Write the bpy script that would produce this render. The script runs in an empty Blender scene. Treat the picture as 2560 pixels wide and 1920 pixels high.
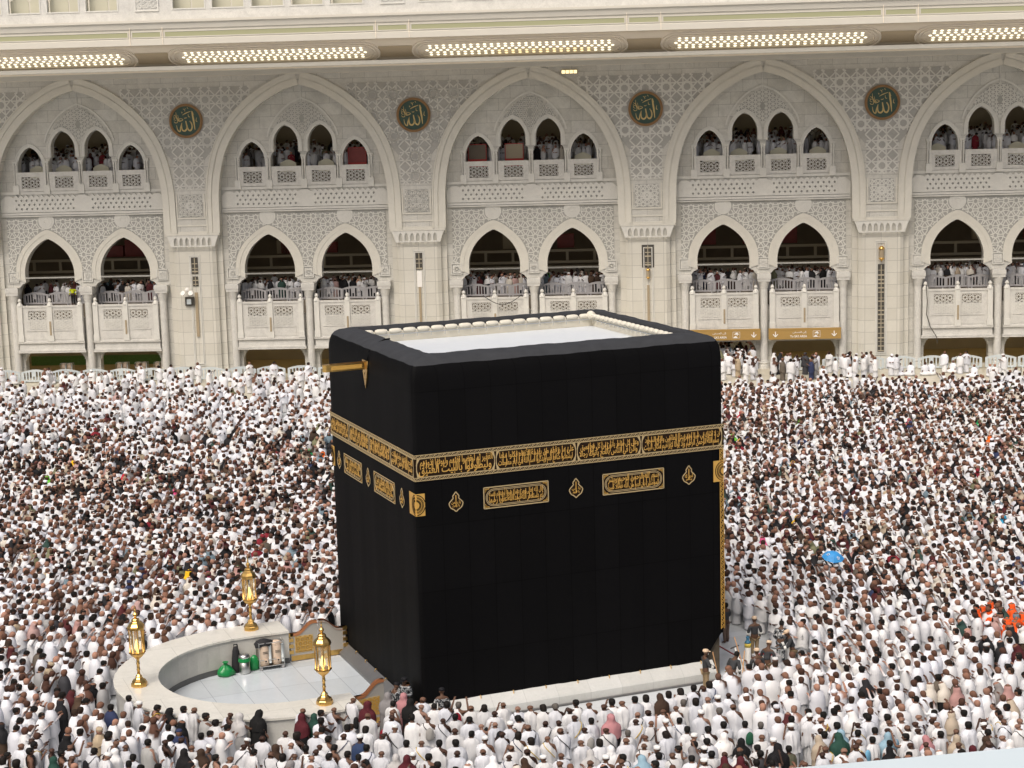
import bpy, math, random
import numpy as np
from mathutils import Vector, Matrix
SC = bpy.context.scene
COL = SC.collection
rnd = random.Random(7)
nrs = np.random.RandomState(11)
pi = math.pi

# ------------------------------------------------------------------ camera, sky, sun, exposure
CAM = Vector((-19.807, -59.391, 22.21))
YAW, PITCH, ROLL, FPX = 1.19309, -0.15831, -0.02752, 4549.52
cd = Vector((math.cos(PITCH)*math.cos(YAW), math.cos(PITCH)*math.sin(YAW), math.sin(PITCH)))
_r = Vector((math.sin(YAW), -math.cos(YAW), 0)); _u = _r.cross(cd)
cr = math.cos(ROLL)*_r + math.sin(ROLL)*_u
cu = -math.sin(ROLL)*_r + math.cos(ROLL)*_u
cam_data = bpy.data.cameras.new("camera")
cam_data.sensor_width = 36.0; cam_data.lens = FPX/2560*36.0
cam_data.clip_start = 0.5; cam_data.clip_end = 2000
cam = bpy.data.objects.new("camera", cam_data); COL.objects.link(cam)
cam.matrix_world = Matrix(((cr.x, cu.x, -cd.x, CAM.x), (cr.y, cu.y, -cd.y, CAM.y), (cr.z, cu.z, -cd.z, CAM.z), (0, 0, 0, 1)))
SC.camera = cam

SUN_EL, SUN_AZ = math.radians(56), math.radians(225)      # azimuth measured from +Y clockwise
world = bpy.data.worlds.new("World"); SC.world = world; world.use_nodes = True
wn = world.node_tree.nodes; wl = world.node_tree.links
bg = wn["Background"]
sky = wn.new("ShaderNodeTexSky"); sky.sky_type = 'NISHITA'; sky.sun_disc = False
sky.sun_elevation = SUN_EL; sky.sun_rotation = SUN_AZ
sky.air_density = 1.0; sky.dust_density = 9.0; sky.ozone_density = 1.0
wl.new(sky.outputs[0], bg.inputs[0]); bg.inputs[1].default_value = 0.10
sun_data = bpy.data.lights.new("sun", 'SUN'); sun_data.energy = 1.5; sun_data.angle = math.radians(35)
sun_data.color = (1.0, 0.97, 0.93)
sun = bpy.data.objects.new("sun", sun_data); COL.objects.link(sun)
sdir = Vector((math.sin(SUN_AZ)*math.cos(SUN_EL), math.cos(SUN_AZ)*math.cos(SUN_EL), math.sin(SUN_EL)))
sun.rotation_euler = sdir.to_track_quat('Z', 'Y').to_euler()
SC.view_settings.view_transform = 'Standard'
try: SC.view_settings.look = 'None'
except Exception: pass
SC.view_settings.exposure = 0.32; SC.view_settings.gamma = 1.0
SC.cycles.max_bounces = 6; SC.cycles.diffuse_bounces = 3; SC.cycles.glossy_bounces = 3; SC.cycles.transmission_bounces = 4

def project(x, y, z):
    v = Vector((x, y, z)) - CAM; d = v.dot(cd)
    return 1280 + FPX*v.dot(cr)/d, 960 - FPX*v.dot(cu)/d, d

# ------------------------------------------------------------------ materials
def new_mat(name):
    m = bpy.data.materials.new(name); m.use_nodes = True
    return m, m.node_tree.nodes, m.node_tree.links, m.node_tree.nodes["Principled BSDF"]
def mat(name, col, rough=.6, metal=0., vary=.0, scale=3., bump=0., bscale=20., emit=None, estr=0., sheen=0., spec=None):
    m, n, l, b = new_mat(name)
    b.inputs["Base Color"].default_value = (*col, 1); b.inputs["Roughness"].default_value = rough
    b.inputs["Metallic"].default_value = metal
    if spec is not None: b.inputs["Specular IOR Level"].default_value = spec
    if sheen: b.inputs["Sheen Weight"].default_value = sheen; b.inputs["Sheen Roughness"].default_value = .28
    if emit: b.inputs["Emission Color"].default_value = (*emit, 1); b.inputs["Emission Strength"].default_value = estr
    if vary or bump:
        tc = n.new("ShaderNodeTexCoord")
    if vary:
        nz = n.new("ShaderNodeTexNoise"); nz.inputs["Scale"].default_value = scale; nz.inputs["Detail"].default_value = 6
        l.new(tc.outputs["Object"], nz.inputs["Vector"])
        mx = n.new("ShaderNodeMix"); mx.data_type = 'RGBA'
        mx.inputs[6].default_value = (*[c*(1-vary) for c in col], 1); mx.inputs[7].default_value = (*[min(1, c*(1+vary)) for c in col], 1)
        l.new(nz.outputs[0], mx.inputs[0]); l.new(mx.outputs[2], b.inputs["Base Color"])
    if bump:
        nb = n.new("ShaderNodeTexNoise"); nb.inputs["Scale"].default_value = bscale; nb.inputs["Detail"].default_value = 5
        l.new(tc.outputs["Object"], nb.inputs["Vector"])
        bp = n.new("ShaderNodeBump"); bp.inputs["Strength"].default_value = bump; bp.inputs["Distance"].default_value = .03
        l.new(nb.outputs[0], bp.inputs["Height"]); l.new(bp.outputs[0], b.inputs["Normal"])
    return m
def marble(name, col, joints=None, axes='XZ', vein=.16, rough=.35, joint_dark=.62):
    """pale stone with soft veins; joints = (block width, block height, mortar)"""
    m, n, l, b = new_mat(name)
    b.inputs["Roughness"].default_value = rough
    tc = n.new("ShaderNodeTexCoord"); mp = n.new("ShaderNodeMapping"); l.new(tc.outputs["Object"], mp.inputs[0])
    n1 = n.new("ShaderNodeTexNoise"); n1.inputs["Scale"].default_value = .9; n1.inputs["Detail"].default_value = 8; n1.inputs["Distortion"].default_value = 1.6
    l.new(mp.outputs[0], n1.inputs["Vector"])
    n2 = n.new("ShaderNodeTexNoise"); n2.inputs["Scale"].default_value = 4.5; n2.inputs["Detail"].default_value = 8; n2.inputs["Distortion"].default_value = 2.5
    l.new(mp.outputs[0], n2.inputs["Vector"])
    r = n.new("ShaderNodeValToRGB"); r.color_ramp.elements[0].position = .36; r.color_ramp.elements[1].position = .62
    r.color_ramp.elements[0].color = (*[c*(1-vein) for c in col], 1); r.color_ramp.elements[1].color = (*col, 1)
    ad = n.new("ShaderNodeMath"); ad.operation = 'MULTIPLY_ADD'; ad.inputs[1].default_value = .5; 
    mu = n.new("ShaderNodeMath"); mu.operation = 'MULTIPLY'; mu.inputs[1].default_value = .5
    l.new(n2.outputs[0], mu.inputs[0]); l.new(n1.outputs[0], ad.inputs[0]); l.new(mu.outputs[0], ad.inputs[2]); l.new(ad.outputs[0], r.inputs[0])
    out = r.outputs[0]
    if joints:
        sx = n.new("ShaderNodeSeparateXYZ"); l.new(tc.outputs["Object"], sx.inputs[0])
        cx = n.new("ShaderNodeCombineXYZ"); l.new(sx.outputs[axes[0]], cx.inputs[0]); l.new(sx.outputs[axes[1]], cx.inputs[1])
        bt = n.new("ShaderNodeTexBrick"); bt.inputs["Scale"].default_value = 1.0
        bt.inputs["Brick Width"].default_value = joints[0]; bt.inputs["Row Height"].default_value = joints[1]; bt.inputs["Mortar Size"].default_value = joints[2]
        bt.inputs["Color1"].default_value = (1, 1, 1, 1); bt.inputs["Color2"].default_value = (.90, .895, .88, 1); bt.inputs["Mortar"].default_value = (joint_dark,)*3 + (1,)
        if len(joints) > 3: bt.offset = joints[3]
        l.new(cx.outputs[0], bt.inputs["Vector"])
        mx = n.new("ShaderNodeMix"); mx.data_type = 'RGBA'; mx.blend_type = 'MULTIPLY'; mx.inputs[0].default_value = 1
        l.new(out, mx.inputs[6]); l.new(bt.outputs[0], mx.inputs[7]); out = mx.outputs[2]
    l.new(out, b.inputs["Base Color"])
    return m
def object_colour_mat(name, rough=.8, weave=0., camo=False):
    m, n, l, b = new_mat(name); b.inputs["Roughness"].default_value = rough; b.inputs["Specular IOR Level"].default_value = .2
    oi = n.new("ShaderNodeObjectInfo"); out = oi.outputs["Color"]
    tc = n.new("ShaderNodeTexCoord")
    if camo:
        nz = n.new("ShaderNodeTexNoise"); nz.inputs["Scale"].default_value = 9; nz.inputs["Detail"].default_value = 2
        l.new(tc.outputs["Object"], nz.inputs["Vector"])
        r = n.new("ShaderNodeValToRGB"); r.color_ramp.interpolation = 'CONSTANT'
        e = r.color_ramp.elements; e[0].color = (.02, .022, .025, 1); e[1].position = .45; e[1].color = (.14, .15, .16, 1)
        k = e.new(.52); k.color = (.42, .43, .43, 1); k = e.new(.6); k.color = (.06, .065, .07, 1)
        l.new(nz.outputs[0], r.inputs[0]); out = r.outputs[0]
    l.new(out, b.inputs["Base Color"])
    if weave:
        nb = n.new("ShaderNodeTexNoise"); nb.inputs["Scale"].default_value = 9; nb.inputs["Detail"].default_value = 1.5; nb.inputs["Distortion"].default_value = .4
        mp = n.new("ShaderNodeMapping"); mp.inputs["Scale"].default_value = (1., 1., .22); mp.inputs["Rotation"].default_value = (.25, .35, 0)   # folds hang downwards
        l.new(tc.outputs["Object"], mp.inputs[0]); l.new(mp.outputs[0], nb.inputs["Vector"])
        bp = n.new("ShaderNodeBump"); bp.inputs["Strength"].default_value = weave; bp.inputs["Distance"].default_value = .05
        l.new(nb.outputs[0], bp.inputs["Height"]); l.new(bp.outputs[0], b.inputs["Normal"])
    return m

STONE = (.655, .642, .585)
M = dict(
    wall=marble("wall_marble", STONE, (1.9, .95, .014), vein=.2, joint_dark=.55),
    pier=marble("pier_marble", (.67, .65, .575), (1.25, .94, .016, 0.), vein=.07, joint_dark=.6),
    trim=marble("trim_marble", (.69, .68, .625), vein=.10),
    arch=marble("arch_marble", (.68, .658, .58), vein=.08),
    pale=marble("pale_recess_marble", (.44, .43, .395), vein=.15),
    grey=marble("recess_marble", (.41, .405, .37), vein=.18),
    fine=marble("balcony_marble", (.67, .658, .61), vein=.2),
    cornice=mat("cornice_stone", (.60, .57, .49), .6, vary=.05, scale=1.2),
    soffit=mat("soffit_plaster", (.84, .75, .61), .7, vary=.05, scale=1.),
    mesh=mat("bronze_mesh", (.52, .42, .28), .5, vary=.2, scale=30),
    green=mat("green_fascia_mesh", (.36, .36, .21), .6, vary=.22, scale=35),
    lens=mat("lit_lens", (.9, .9, .8), .3, emit=(1., .93, .72), estr=1.05),
    lens_warm=mat("lit_lens_warm", (.9, .85, .6), .3, emit=(1., .82, .45), estr=.9),
    floor=marble("mataf_marble", (.58, .61, .63), (1.2, .6, .006), axes='XY', vein=.06, rough=.25, joint_dark=.78),
    apron=marble("apron_marble", (.56, .52, .42), (1.2, .6, .01), axes='XY', vein=.08, joint_dark=.7),
    hijr_floor=marble("hijr_floor_marble", (.54, .59, .63), (2.1, 1.25, .012, 0.), axes='YX', vein=.06, rough=.2, joint_dark=.6),
    hijr=marble("low_wall_marble", (.68, .67, .61), (1.6, 3., .012), axes='XY', vein=.12, rough=.25, joint_dark=.75),
    hijr_in=marble("low_wall_inner_marble", (.52, .51, .47), vein=.12, rough=.3),
    dark_stone=mat("dark_base_stone", (.10, .10, .10), .35, vary=.2),
    inner_floor=mat("tan_carpet", (.40, .31, .15), .9, vary=.15, scale=.6),
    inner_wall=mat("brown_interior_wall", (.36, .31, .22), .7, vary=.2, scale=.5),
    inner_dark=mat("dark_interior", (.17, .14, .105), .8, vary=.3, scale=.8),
    inner_ceil=mat("interior_ceiling", (.5, .42, .3), .7),
    inner_trim=mat("interior_trim", (.42, .37, .27), .6),
    maroon=mat("maroon_panel", (.22, .035, .03), .5, vary=.3),
    redbox=mat("red_plastic", (.35, .02, .015), .45),
    hoarding=mat("green_hoarding", (.10, .22, .06), .7, vary=.45, scale=9),
    cloth_top=mat("sheen_grey_cloth", (.040, .042, .046), .8, vary=.25, scale=2.5, bump=.25, bscale=5, spec=.1),  # sky sheen along the roof edge, painted in as a lighter grey
    cloth=mat("black_silk_cloth", (.0012, .0012, .0014), .62, bump=.10, bscale=60, sheen=.01, spec=.055),
    gold=mat("gold_thread", (.66, .39, .09), .42, .35),
    gold2=mat("pale_gold_thread", (.52, .40, .21), .55, .25),
    brass=mat("polished_gold", (.70, .44, .14), .3, 1., vary=.25, scale=6),
    band=mat("band_ground", (.018, .009, .004), .8, spec=.15),
    pad=mat("padded_roll", (.60, .57, .48), .7, vary=.08, scale=8),
    roof=marble("roof_marble", (.62, .66, .69), vein=.06),
    cream=mat("cream_parapet", (.76, .71, .59), .6, vary=.08, scale=2),
    plinth=marble("plinth_marble", (.56, .565, .54), (1.28, 9., .012, 0.), axes='XZ', vein=.10, rough=.25, joint_dark=.8),
    steel=mat("brushed_steel", (.55, .55, .53), .32, 1.),
    beige=mat("beige_plastic", (.60, .47, .36), .5),
    greenbag=mat("green_plastic_bag", (.006, .20, .05), .28, vary=.3, scale=9),
    black=mat("black_fabric", (.012, .012, .014), .8),
    grey_plastic=mat("grey_barrier_plastic", (.40, .39, .39), .5),
    white_plastic=mat("white_barrier_plastic", (.52, .57, .58), .5),
    glass=mat("lantern_glass", (.75, .72, .6), .08),
    bulb=mat("lit_bulb", (1, .9, .6), .4, emit=(1., .66, .16), estr=1.3),
    rim=mat("medallion_rim", (.27, .15, .055), .5, vary=.25, scale=4),
    disc=mat("medallion_green", (.035, .075, .055), .5),
    letter=mat("gilt_letter", (.56, .42, .18), .45, .3),
    sign=mat("ochre_sign", (.40, .25, .075), .45),
    sign_white=mat("sign_white", (.85, .83, .78), .5),
    niche=mat("niche_bronze", (.36, .29, .19), .5, vary=.2, scale=10),
    grille=mat("dark_grille", (.06, .055, .045), .6, vary=.4, scale=5),
    wood=mat("pale_wood_pole", (.58, .33, .16), .6),
    gate_top=mat("gate_copper_rail", (.42, .17, .07), .4, .2),
    gate_grey=mat("gate_grey_panel", (.42, .40, .36), .4, .3),
    umbrella=mat("blue_umbrella_cloth", (.035, .27, .62), .6, vary=.25, scale=6),
    slab=mat("pale_blue_coping", (.56, .64, .67), .5, vary=.04, scale=1.5),
    board=mat("cream_board", (.58, .56, .43), .5),
    skin=object_colour_mat("skin", .55), garment=object_colour_mat("woven_garment", .85, .75),
    hair=object_colour_mat("hair", .7), camo=object_colour_mat("camouflage_cloth", .85, .2, True),
)
def add_panel_seams(m):
    # widths of silk sewn together: faint joints and a slight change of tone from width to width
    n, l, b = m.node_tree.nodes, m.node_tree.links, m.node_tree.nodes["Principled BSDF"]
    tc = n.new("ShaderNodeTexCoord"); sx = n.new("ShaderNodeSeparateXYZ"); l.new(tc.outputs["Object"], sx.inputs[0])
    ad = n.new("ShaderNodeMath"); ad.operation = 'ADD'; l.new(sx.outputs[0], ad.inputs[0]); l.new(sx.outputs[1], ad.inputs[1])
    cx = n.new("ShaderNodeCombineXYZ"); l.new(ad.outputs[0], cx.inputs[0]); l.new(sx.outputs[2], cx.inputs[1])
    bt = n.new("ShaderNodeTexBrick"); bt.offset = 0.; bt.inputs["Scale"].default_value = 1.; bt.inputs["Brick Width"].default_value = .98; bt.inputs["Row Height"].default_value = 2.4; bt.inputs["Mortar Size"].default_value = .012
    bt.inputs["Color1"].default_value = (.0036, .0036, .0039, 1); bt.inputs["Color2"].default_value = (.0046, .0046, .0050, 1); bt.inputs["Mortar"].default_value = (.0010, .0010, .0010, 1)
    l.new(cx.outputs[0], bt.inputs["Vector"]); l.new(bt.outputs[0], b.inputs["Base Color"])
add_panel_seams(M['cloth'])
m_, n_, l_, b_ = new_mat("crowd_colours")
b_.inputs["Roughness"].default_value = .85; b_.inputs["Specular IOR Level"].default_value = .2
at_ = n_.new("ShaderNodeVertexColor"); at_.layer_name = "Col"; l_.new(at_.outputs[0], b_.inputs["Base Color"])
M['crowd'] = m_
m_, n_, l_, b_ = new_mat("lantern_clear_glass")
b_.inputs["Transmission Weight"].default_value = .85; b_.inputs["Roughness"].default_value = .05; b_.inputs["Base Color"].default_value = (1, .95, .8, 1); b_.inputs["IOR"].default_value = 1.1
M['glass'] = m_

# ------------------------------------------------------------------ object and mesh helpers
def tag(o, label=None, cat=None, group=None, kind=None):
    if label: o["label"] = label
    if cat: o["category"] = cat
    if group: o["group"] = group
    if kind: o["kind"] = kind
    return o
def empty(name, loc=(0, 0, 0), rz=0., parent=None):
    o = bpy.data.objects.new(name, None); o.location = loc; o.rotation_euler = (0, 0, rz); o.parent = parent
    COL.objects.link(o); return o
def copy_tree(o, parent=None, loc=None, rz=None):
    c = o.copy(); COL.objects.link(c); c.parent = parent
    if loc is not None: c.location = loc
    if rz is not None: c.rotation_euler = (0, 0, rz)
    for ch in list(o.children): copy_tree(ch, c)
    return c
class MB:
    def __init__(s): s.v, s.f = [], []
    def add(s, vs, fs):
        k = len(s.v); s.v.extend([tuple(a) for a in vs]); s.f.extend([tuple(i+k for i in f) for f in fs]); return s
    def box(s, x0, x1, y0, y1, z0, z1):
        return s.add([(x0, y0, z0), (x1, y0, z0), (x1, y1, z0), (x0, y1, z0), (x0, y0, z1), (x1, y0, z1), (x1, y1, z1), (x0, y1, z1)],
                     [(0, 3, 2, 1), (4, 5, 6, 7), (0, 1, 5, 4), (1, 2, 6, 5), (2, 3, 7, 6), (3, 0, 4, 7)])
    def lathe(s, prof, n=16, c=(0, 0, 0), caps=True, sx=1., sy=1., ph=0.):
        k = len(s.v)
        for r, z in prof:
            for i in range(n):
                a = 2*pi*i/n + ph; s.v.append((c[0]+r*sx*math.cos(a), c[1]+r*sy*math.sin(a), c[2]+z))
        for j in range(len(prof)-1):
            for i in range(n):
                s.f.append((k+j*n+i, k+j*n+(i+1) % n, k+(j+1)*n+(i+1) % n, k+(j+1)*n+i))
        if caps:
            s.f.append(tuple(k+i for i in reversed(range(n)))); s.f.append(tuple(k+(len(prof)-1)*n+i for i in range(n)))
        return s
    def tube(s, pts, rad, n=8, caps=True):
        pts = [Vector(p) for p in pts]; k = len(s.v); m = len(pts)
        rr = rad if isinstance(rad, (list, tuple)) else [rad]*m
        up = Vector((0, 0, 1))
        for j, p in enumerate(pts):
            d = (pts[min(j+1, m-1)]-pts[max(j-1, 0)]).normalized()
            ref = up if abs(d.dot(up)) < .9 else Vector((1, 0, 0))
            a = d.cross(ref).normalized(); b = d.cross(a)
            for i in range(n):
                t = 2*pi*i/n; q = p + rr[j]*(math.cos(t)*a + math.sin(t)*b); s.v.append(tuple(q))
        for j in range(m-1):
            for i in range(n):
                s.f.append((k+j*n+i, k+j*n+(i+1) % n, k+(j+1)*n+(i+1) % n, k+(j+1)*n+i))
        if caps:
            s.f.append(tuple(k+i for i in range(n))); s.f.append(tuple(k+(m-1)*n+i for i in reversed(range(n))))
        return s
    def sphere(s, c, r, n=12, m=8, sz=1.):
        return s.lathe([(max(1e-3, r*math.sin(pi*j/m)), -r*sz*math.cos(pi*j/m)) for j in range(m+1)], n, c)
    def strip(s, a, b, w, y0, y1):
        """flat bar in the XZ plane from a to b, width w, its front at y0 and its back at y1"""
        dx, dz = b[0]-a[0], b[1]-a[1]; L = math.hypot(dx, dz)
        if L < 1e-6: return s
        px, pz = -dz/L*w/2, dx/L*w/2
        q = [(a[0]+px, a[1]+pz), (b[0]+px, b[1]+pz), (b[0]-px, b[1]-pz), (a[0]-px, a[1]-pz)]
        return s.add([(x, y0, z) for x, z in q]+[(x, y1, z) for x, z in q], [(0, 1, 2, 3), (0, 4, 5, 1), (2, 6, 7, 3)])
    def ring(s, inner, outer, y0, y1):
        """band between two polylines in XZ, with thickness"""
        n = len(inner); k = len(s.v)
        for P, y in ((inner, y0), (outer, y0), (inner, y1), (outer, y1)):
            s.v.extend([(x, y, z) for x, z in P])
        for i in range(n-1):
            a, b, c, d = k+i, k+n+i, k+2*n+i, k+3*n+i
            s.f += [(a, a+1, b+1, b), (a, c, c+1, a+1), (b, b+1, d+1, d)]
        return s
    def data(s, name, m, smooth=False):
        me = bpy.data.meshes.new(name); me.from_pydata(s.v, [], s.f)
        if m is not None: me.materials.append(m)
        if smooth: me.polygons.foreach_set("use_smooth", [True]*len(me.polygons))
        me.update(); return me
    def obj(s, name, m, parent=None, smooth=False, loc=(0, 0, 0)):
        return put(name, s.data(name, m, smooth), parent, loc)
def put(name, me, parent=None, loc=(0, 0, 0), rz=0.):
    o = bpy.data.objects.new(name, me); COL.objects.link(o); o.parent = parent; o.location = loc; o.rotation_euler = (0, 0, rz); return o
def curve_mesh(cu):
    o = bpy.data.objects.new("tmp", cu); COL.objects.link(o)
    bpy.context.view_layer.update()
    me = bpy.data.meshes.new_from_object(o.evaluated_get(bpy.context.evaluated_depsgraph_get()))
    bpy.data.objects.remove(o); bpy.data.curves.remove(cu); me.materials.clear(); return me
def plate(name, outline, holes, y0, y1, m):
    """upright slab in XZ with holes, front y0, back y1"""
    cu = bpy.data.curves.new("c", 'CURVE'); cu.dimensions = '2D'; cu.fill_mode = 'BOTH'; cu.extrude = abs(y1-y0)/2
    for P in [outline]+list(holes):
        sp = cu.splines.new('POLY'); sp.points.add(len(P)-1); sp.use_cyclic_u = True
        sp.points.foreach_set("co", [c for p in P for c in (p[0], p[1], 0, 1)])
    me = curve_mesh(cu); me.transform(Matrix(((1, 0, 0, 0), (0, 0, -1, (y0+y1)/2), (0, 1, 0, 0), (0, 0, 0, 1))))
    me.name = name; me.materials.append(m); return me
def rect(x0, x1, z0, z1): return [(x0, z0), (x1, z0), (x1, z1), (x0, z1)]
def circ(x, z, r, n=24): return [(x+r*math.cos(2*pi*i/n), z+r*math.sin(2*pi*i/n)) for i in range(n)]
def mirror(half, c=0.):
    """right half of a symmetric opening from its top down -> closed outline"""
    return [(c+x, z) for x, z in half] + [(c-x, z) for x, z in reversed(half) if x > 1e-6]
def offset(P, d):
    out = []
    for i in range(len(P)):
        a, b = P[max(i-1, 0)], P[min(i+1, len(P)-1)]
        dx, dz = b[0]-a[0], b[1]-a[1]; L = math.hypot(dx, dz) or 1
        out.append((P[i][0]+dz/L*d, P[i][1]-dx/L*d))
    return out
def smooth_pts(P, n=4):
    out = []
    for i in range(len(P)-1):
        p0, p1, p2, p3 = P[max(i-1, 0)], P[i], P[i+1], P[min(i+2, len(P)-1)]
        for k in range(n):
            t = k/n
            out.append(tuple(.5*(2*p1[j]+(p2[j]-p0[j])*t+(2*p0[j]-5*p1[j]+4*p2[j]-p3[j])*t*t+(3*p1[j]-p0[j]-3*p2[j]+p3[j])*t**3) for j in (0, 1)))
    return out+[P[-1]]

# ------------------------------------------------------------------ Arabic lettering (joined letter forms, written right to left)
FORMS = {}
for _s in "ء80 آ81- أ83- ؤ85- إ87- ئ89= ا8D- ب8F= ة93- ت95= ث99= ج9D= ح A1= خA5= دA9- ذAB- رAD- زAF- سB1= شB5= صB9= ضBD= طC1= ظC5= عC9= غCD= فD1= قD5= كD9= لDD= مE1= نE5= هE9= وED- ىEF- يF1=".replace("ح A", "حA").split():
    FORMS[_s[0]] = (0xFE00+int(_s[1:3], 16), 4 if _s.endswith('=') else (2 if _s.endswith('-') else 1))
LAMALEF = {'آ': 0xFEF5, 'أ': 0xFEF7, 'إ': 0xFEF9, 'ا': 0xFEFB}
def shape_ar(t):
    out = []; prev = False; i = 0
    while i < len(t):
        c = t[i]
        if c not in FORMS: out.append(c); prev = False; i += 1; continue
        nx = t[i+1] if i+1 < len(t) else ' '
        if c == 'ل' and nx in LAMALEF:
            out.append(chr(LAMALEF[nx]+(1 if prev else 0))); prev = False; i += 2; continue
        base, k = FORMS[c]; joins = k == 4 and nx in FORMS and FORMS[nx][1] > 1
        if k == 4: out.append(chr(base+(3 if prev and joins else 2 if joins else 1 if prev else 0)))
        else: out.append(chr(base+(1 if prev and k == 2 else 0)))
        prev = joins; i += 1
    return ''.join(reversed(out))
def text_verts(body, bold=.0, ext=.0):
    cu = bpy.data.curves.new("t", 'FONT'); cu.body = body; cu.offset = bold; cu.extrude = ext; cu.resolution_u = 2
    me = curve_mesh(cu)
    V = np.empty(len(me.vertices)*3); me.vertices.foreach_get("co", V); V = V.reshape(-1, 3)
    F = [tuple(p.vertices) for p in me.polygons]; bpy.data.meshes.remove(me); return V, F
def fit_text(mb, body, x0, x1, z0, z1, y, bold=.012, arabic=True, flip=False, keep=False):
    """lettering stretched into a box of the XZ plane; its front at y"""
    V, F = text_verts(shape_ar(body) if arabic else body, bold, .01)
    lo, hi = V.min(0), V.max(0); w = max(hi[0]-lo[0], 1e-6); h = max(hi[1]-lo[1], 1e-6)
    sx, sz = (x1-x0)/w, (z1-z0)/h
    ox, oz = x0, z0
    if keep:
        s_ = min(sx, sz); ox = (x0+x1-w*s_)/2; oz = (z0+z1-h*s_)/2; sx = sz = s_
    X = ox+(V[:, 0]-lo[0])*sx; Z = oz+(V[:, 1]-lo[1])*sz; Y = y-(V[:, 2]-lo[2])*.4
    return mb.add(np.stack([X, Y, Z], 1).tolist(), F)
# ------------------------------------------------------------------ ground
P_BAY = 18.24
PSI = -0.45703; BO = Vector((10.657, 86.13, 0.0))
bu = Vector((math.cos(PSI), math.sin(PSI), 0)); bn = Vector((-bu.y, bu.x, 0))
def bpt(u, dep, z=0.): return BO + bu*u + bn*dep + Vector((0, 0, z))
g = MB().add([(-400, -300, 0), (400, -300, 0), (400, 500, 0), (-400, 500, 0)], [(0, 1, 2, 3)]).obj("ground", M['floor']); tag(g, kind='structure')
ap = MB()
ap.add([tuple(bpt(-70, -15.9, .004)), tuple(bpt(110, -15.9, .004)), tuple(bpt(110, 1.0, .004)), tuple(bpt(-70, 1.0, .004))], [(0, 1, 2, 3)])
apo = ap.obj("arcade_pavement", M['apron']); tag(apo, kind='structure')
dr = MB().add([tuple(bpt(-70, -16.25, .004)), tuple(bpt(110, -16.25, .004)), tuple(bpt(110, -15.9, .004)), tuple(bpt(-70, -15.9, .004))], [(0, 1, 2, 3)])
tag(dr.obj("drain_strip", M['dark_stone']), kind='structure')

# ------------------------------------------------------------------ arcade building (local x = along, y = away, z = up)
BLD = empty("arcade_building", BO, PSI)
tag(BLD, "long pale marble arcade building with pointed arches closing the far side of the court", "building")
Cc = P_BAY/2
arch_half = smooth_pts([(0, 23.38), (.75, 23.18), (1.65, 22.83), (3.33, 21.8), (4.95, 20.25), (6.03, 18.5), (6.6, 16.6), (6.82, 14.9), (6.85, 13.6)], 4)
low_half = smooth_pts([(0, 11.55), (.5, 11.3), (1.0, 10.92), (1.45, 10.45), (1.8, 9.85), (2.0, 9.25), (2.06, 8.7), (2.04, 8.0)], 3) + [(2.12, 7.95)] + smooth_pts([(2.35, 7.85), (2.6, 7.5), (2.76, 7.0), (2.83, 6.4)], 3)
low_hole = low_half + [(2.83, 5.0)]
frame_half = smooth_pts([(0, 12.3), (.6, 12.05), (1.3, 11.55), (1.95, 10.95), (2.4, 10.3), (2.68, 9.6), (2.78, 8.9), (2.78, 8.3)], 3)
wa = smooth_pts([(0, 18.95), (.35, 18.78), (.7, 18.4), (.95, 17.9), (1.03, 17.4)], 3)
wb = smooth_pts([(0, 20.25), (.4, 20.02), (.75, 19.6), (.95, 19.1), (.98, 18.5)], 3) + [(.98, 18.1), (1.13, 18.02), (1.25, 17.7)]
WIN = [(4.95, wa), (7.72, wb), (10.52, wb), (13.29, wa)]
LOW = [5.97, 12.27]
def arch_outer(hw):   # half width of the big arch opening at height z
    pass
def half_width(P, z):
    best = 0
    for (x0, z0), (x1, z1) in zip(P, P[1:]):
        if min(z0, z1) <= z <= max(z0, z1) and abs(z1-z0) > 1e-9: best = max(best, x0+(x1-x0)*(z-z0)/(z1-z0))
    return best
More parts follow.
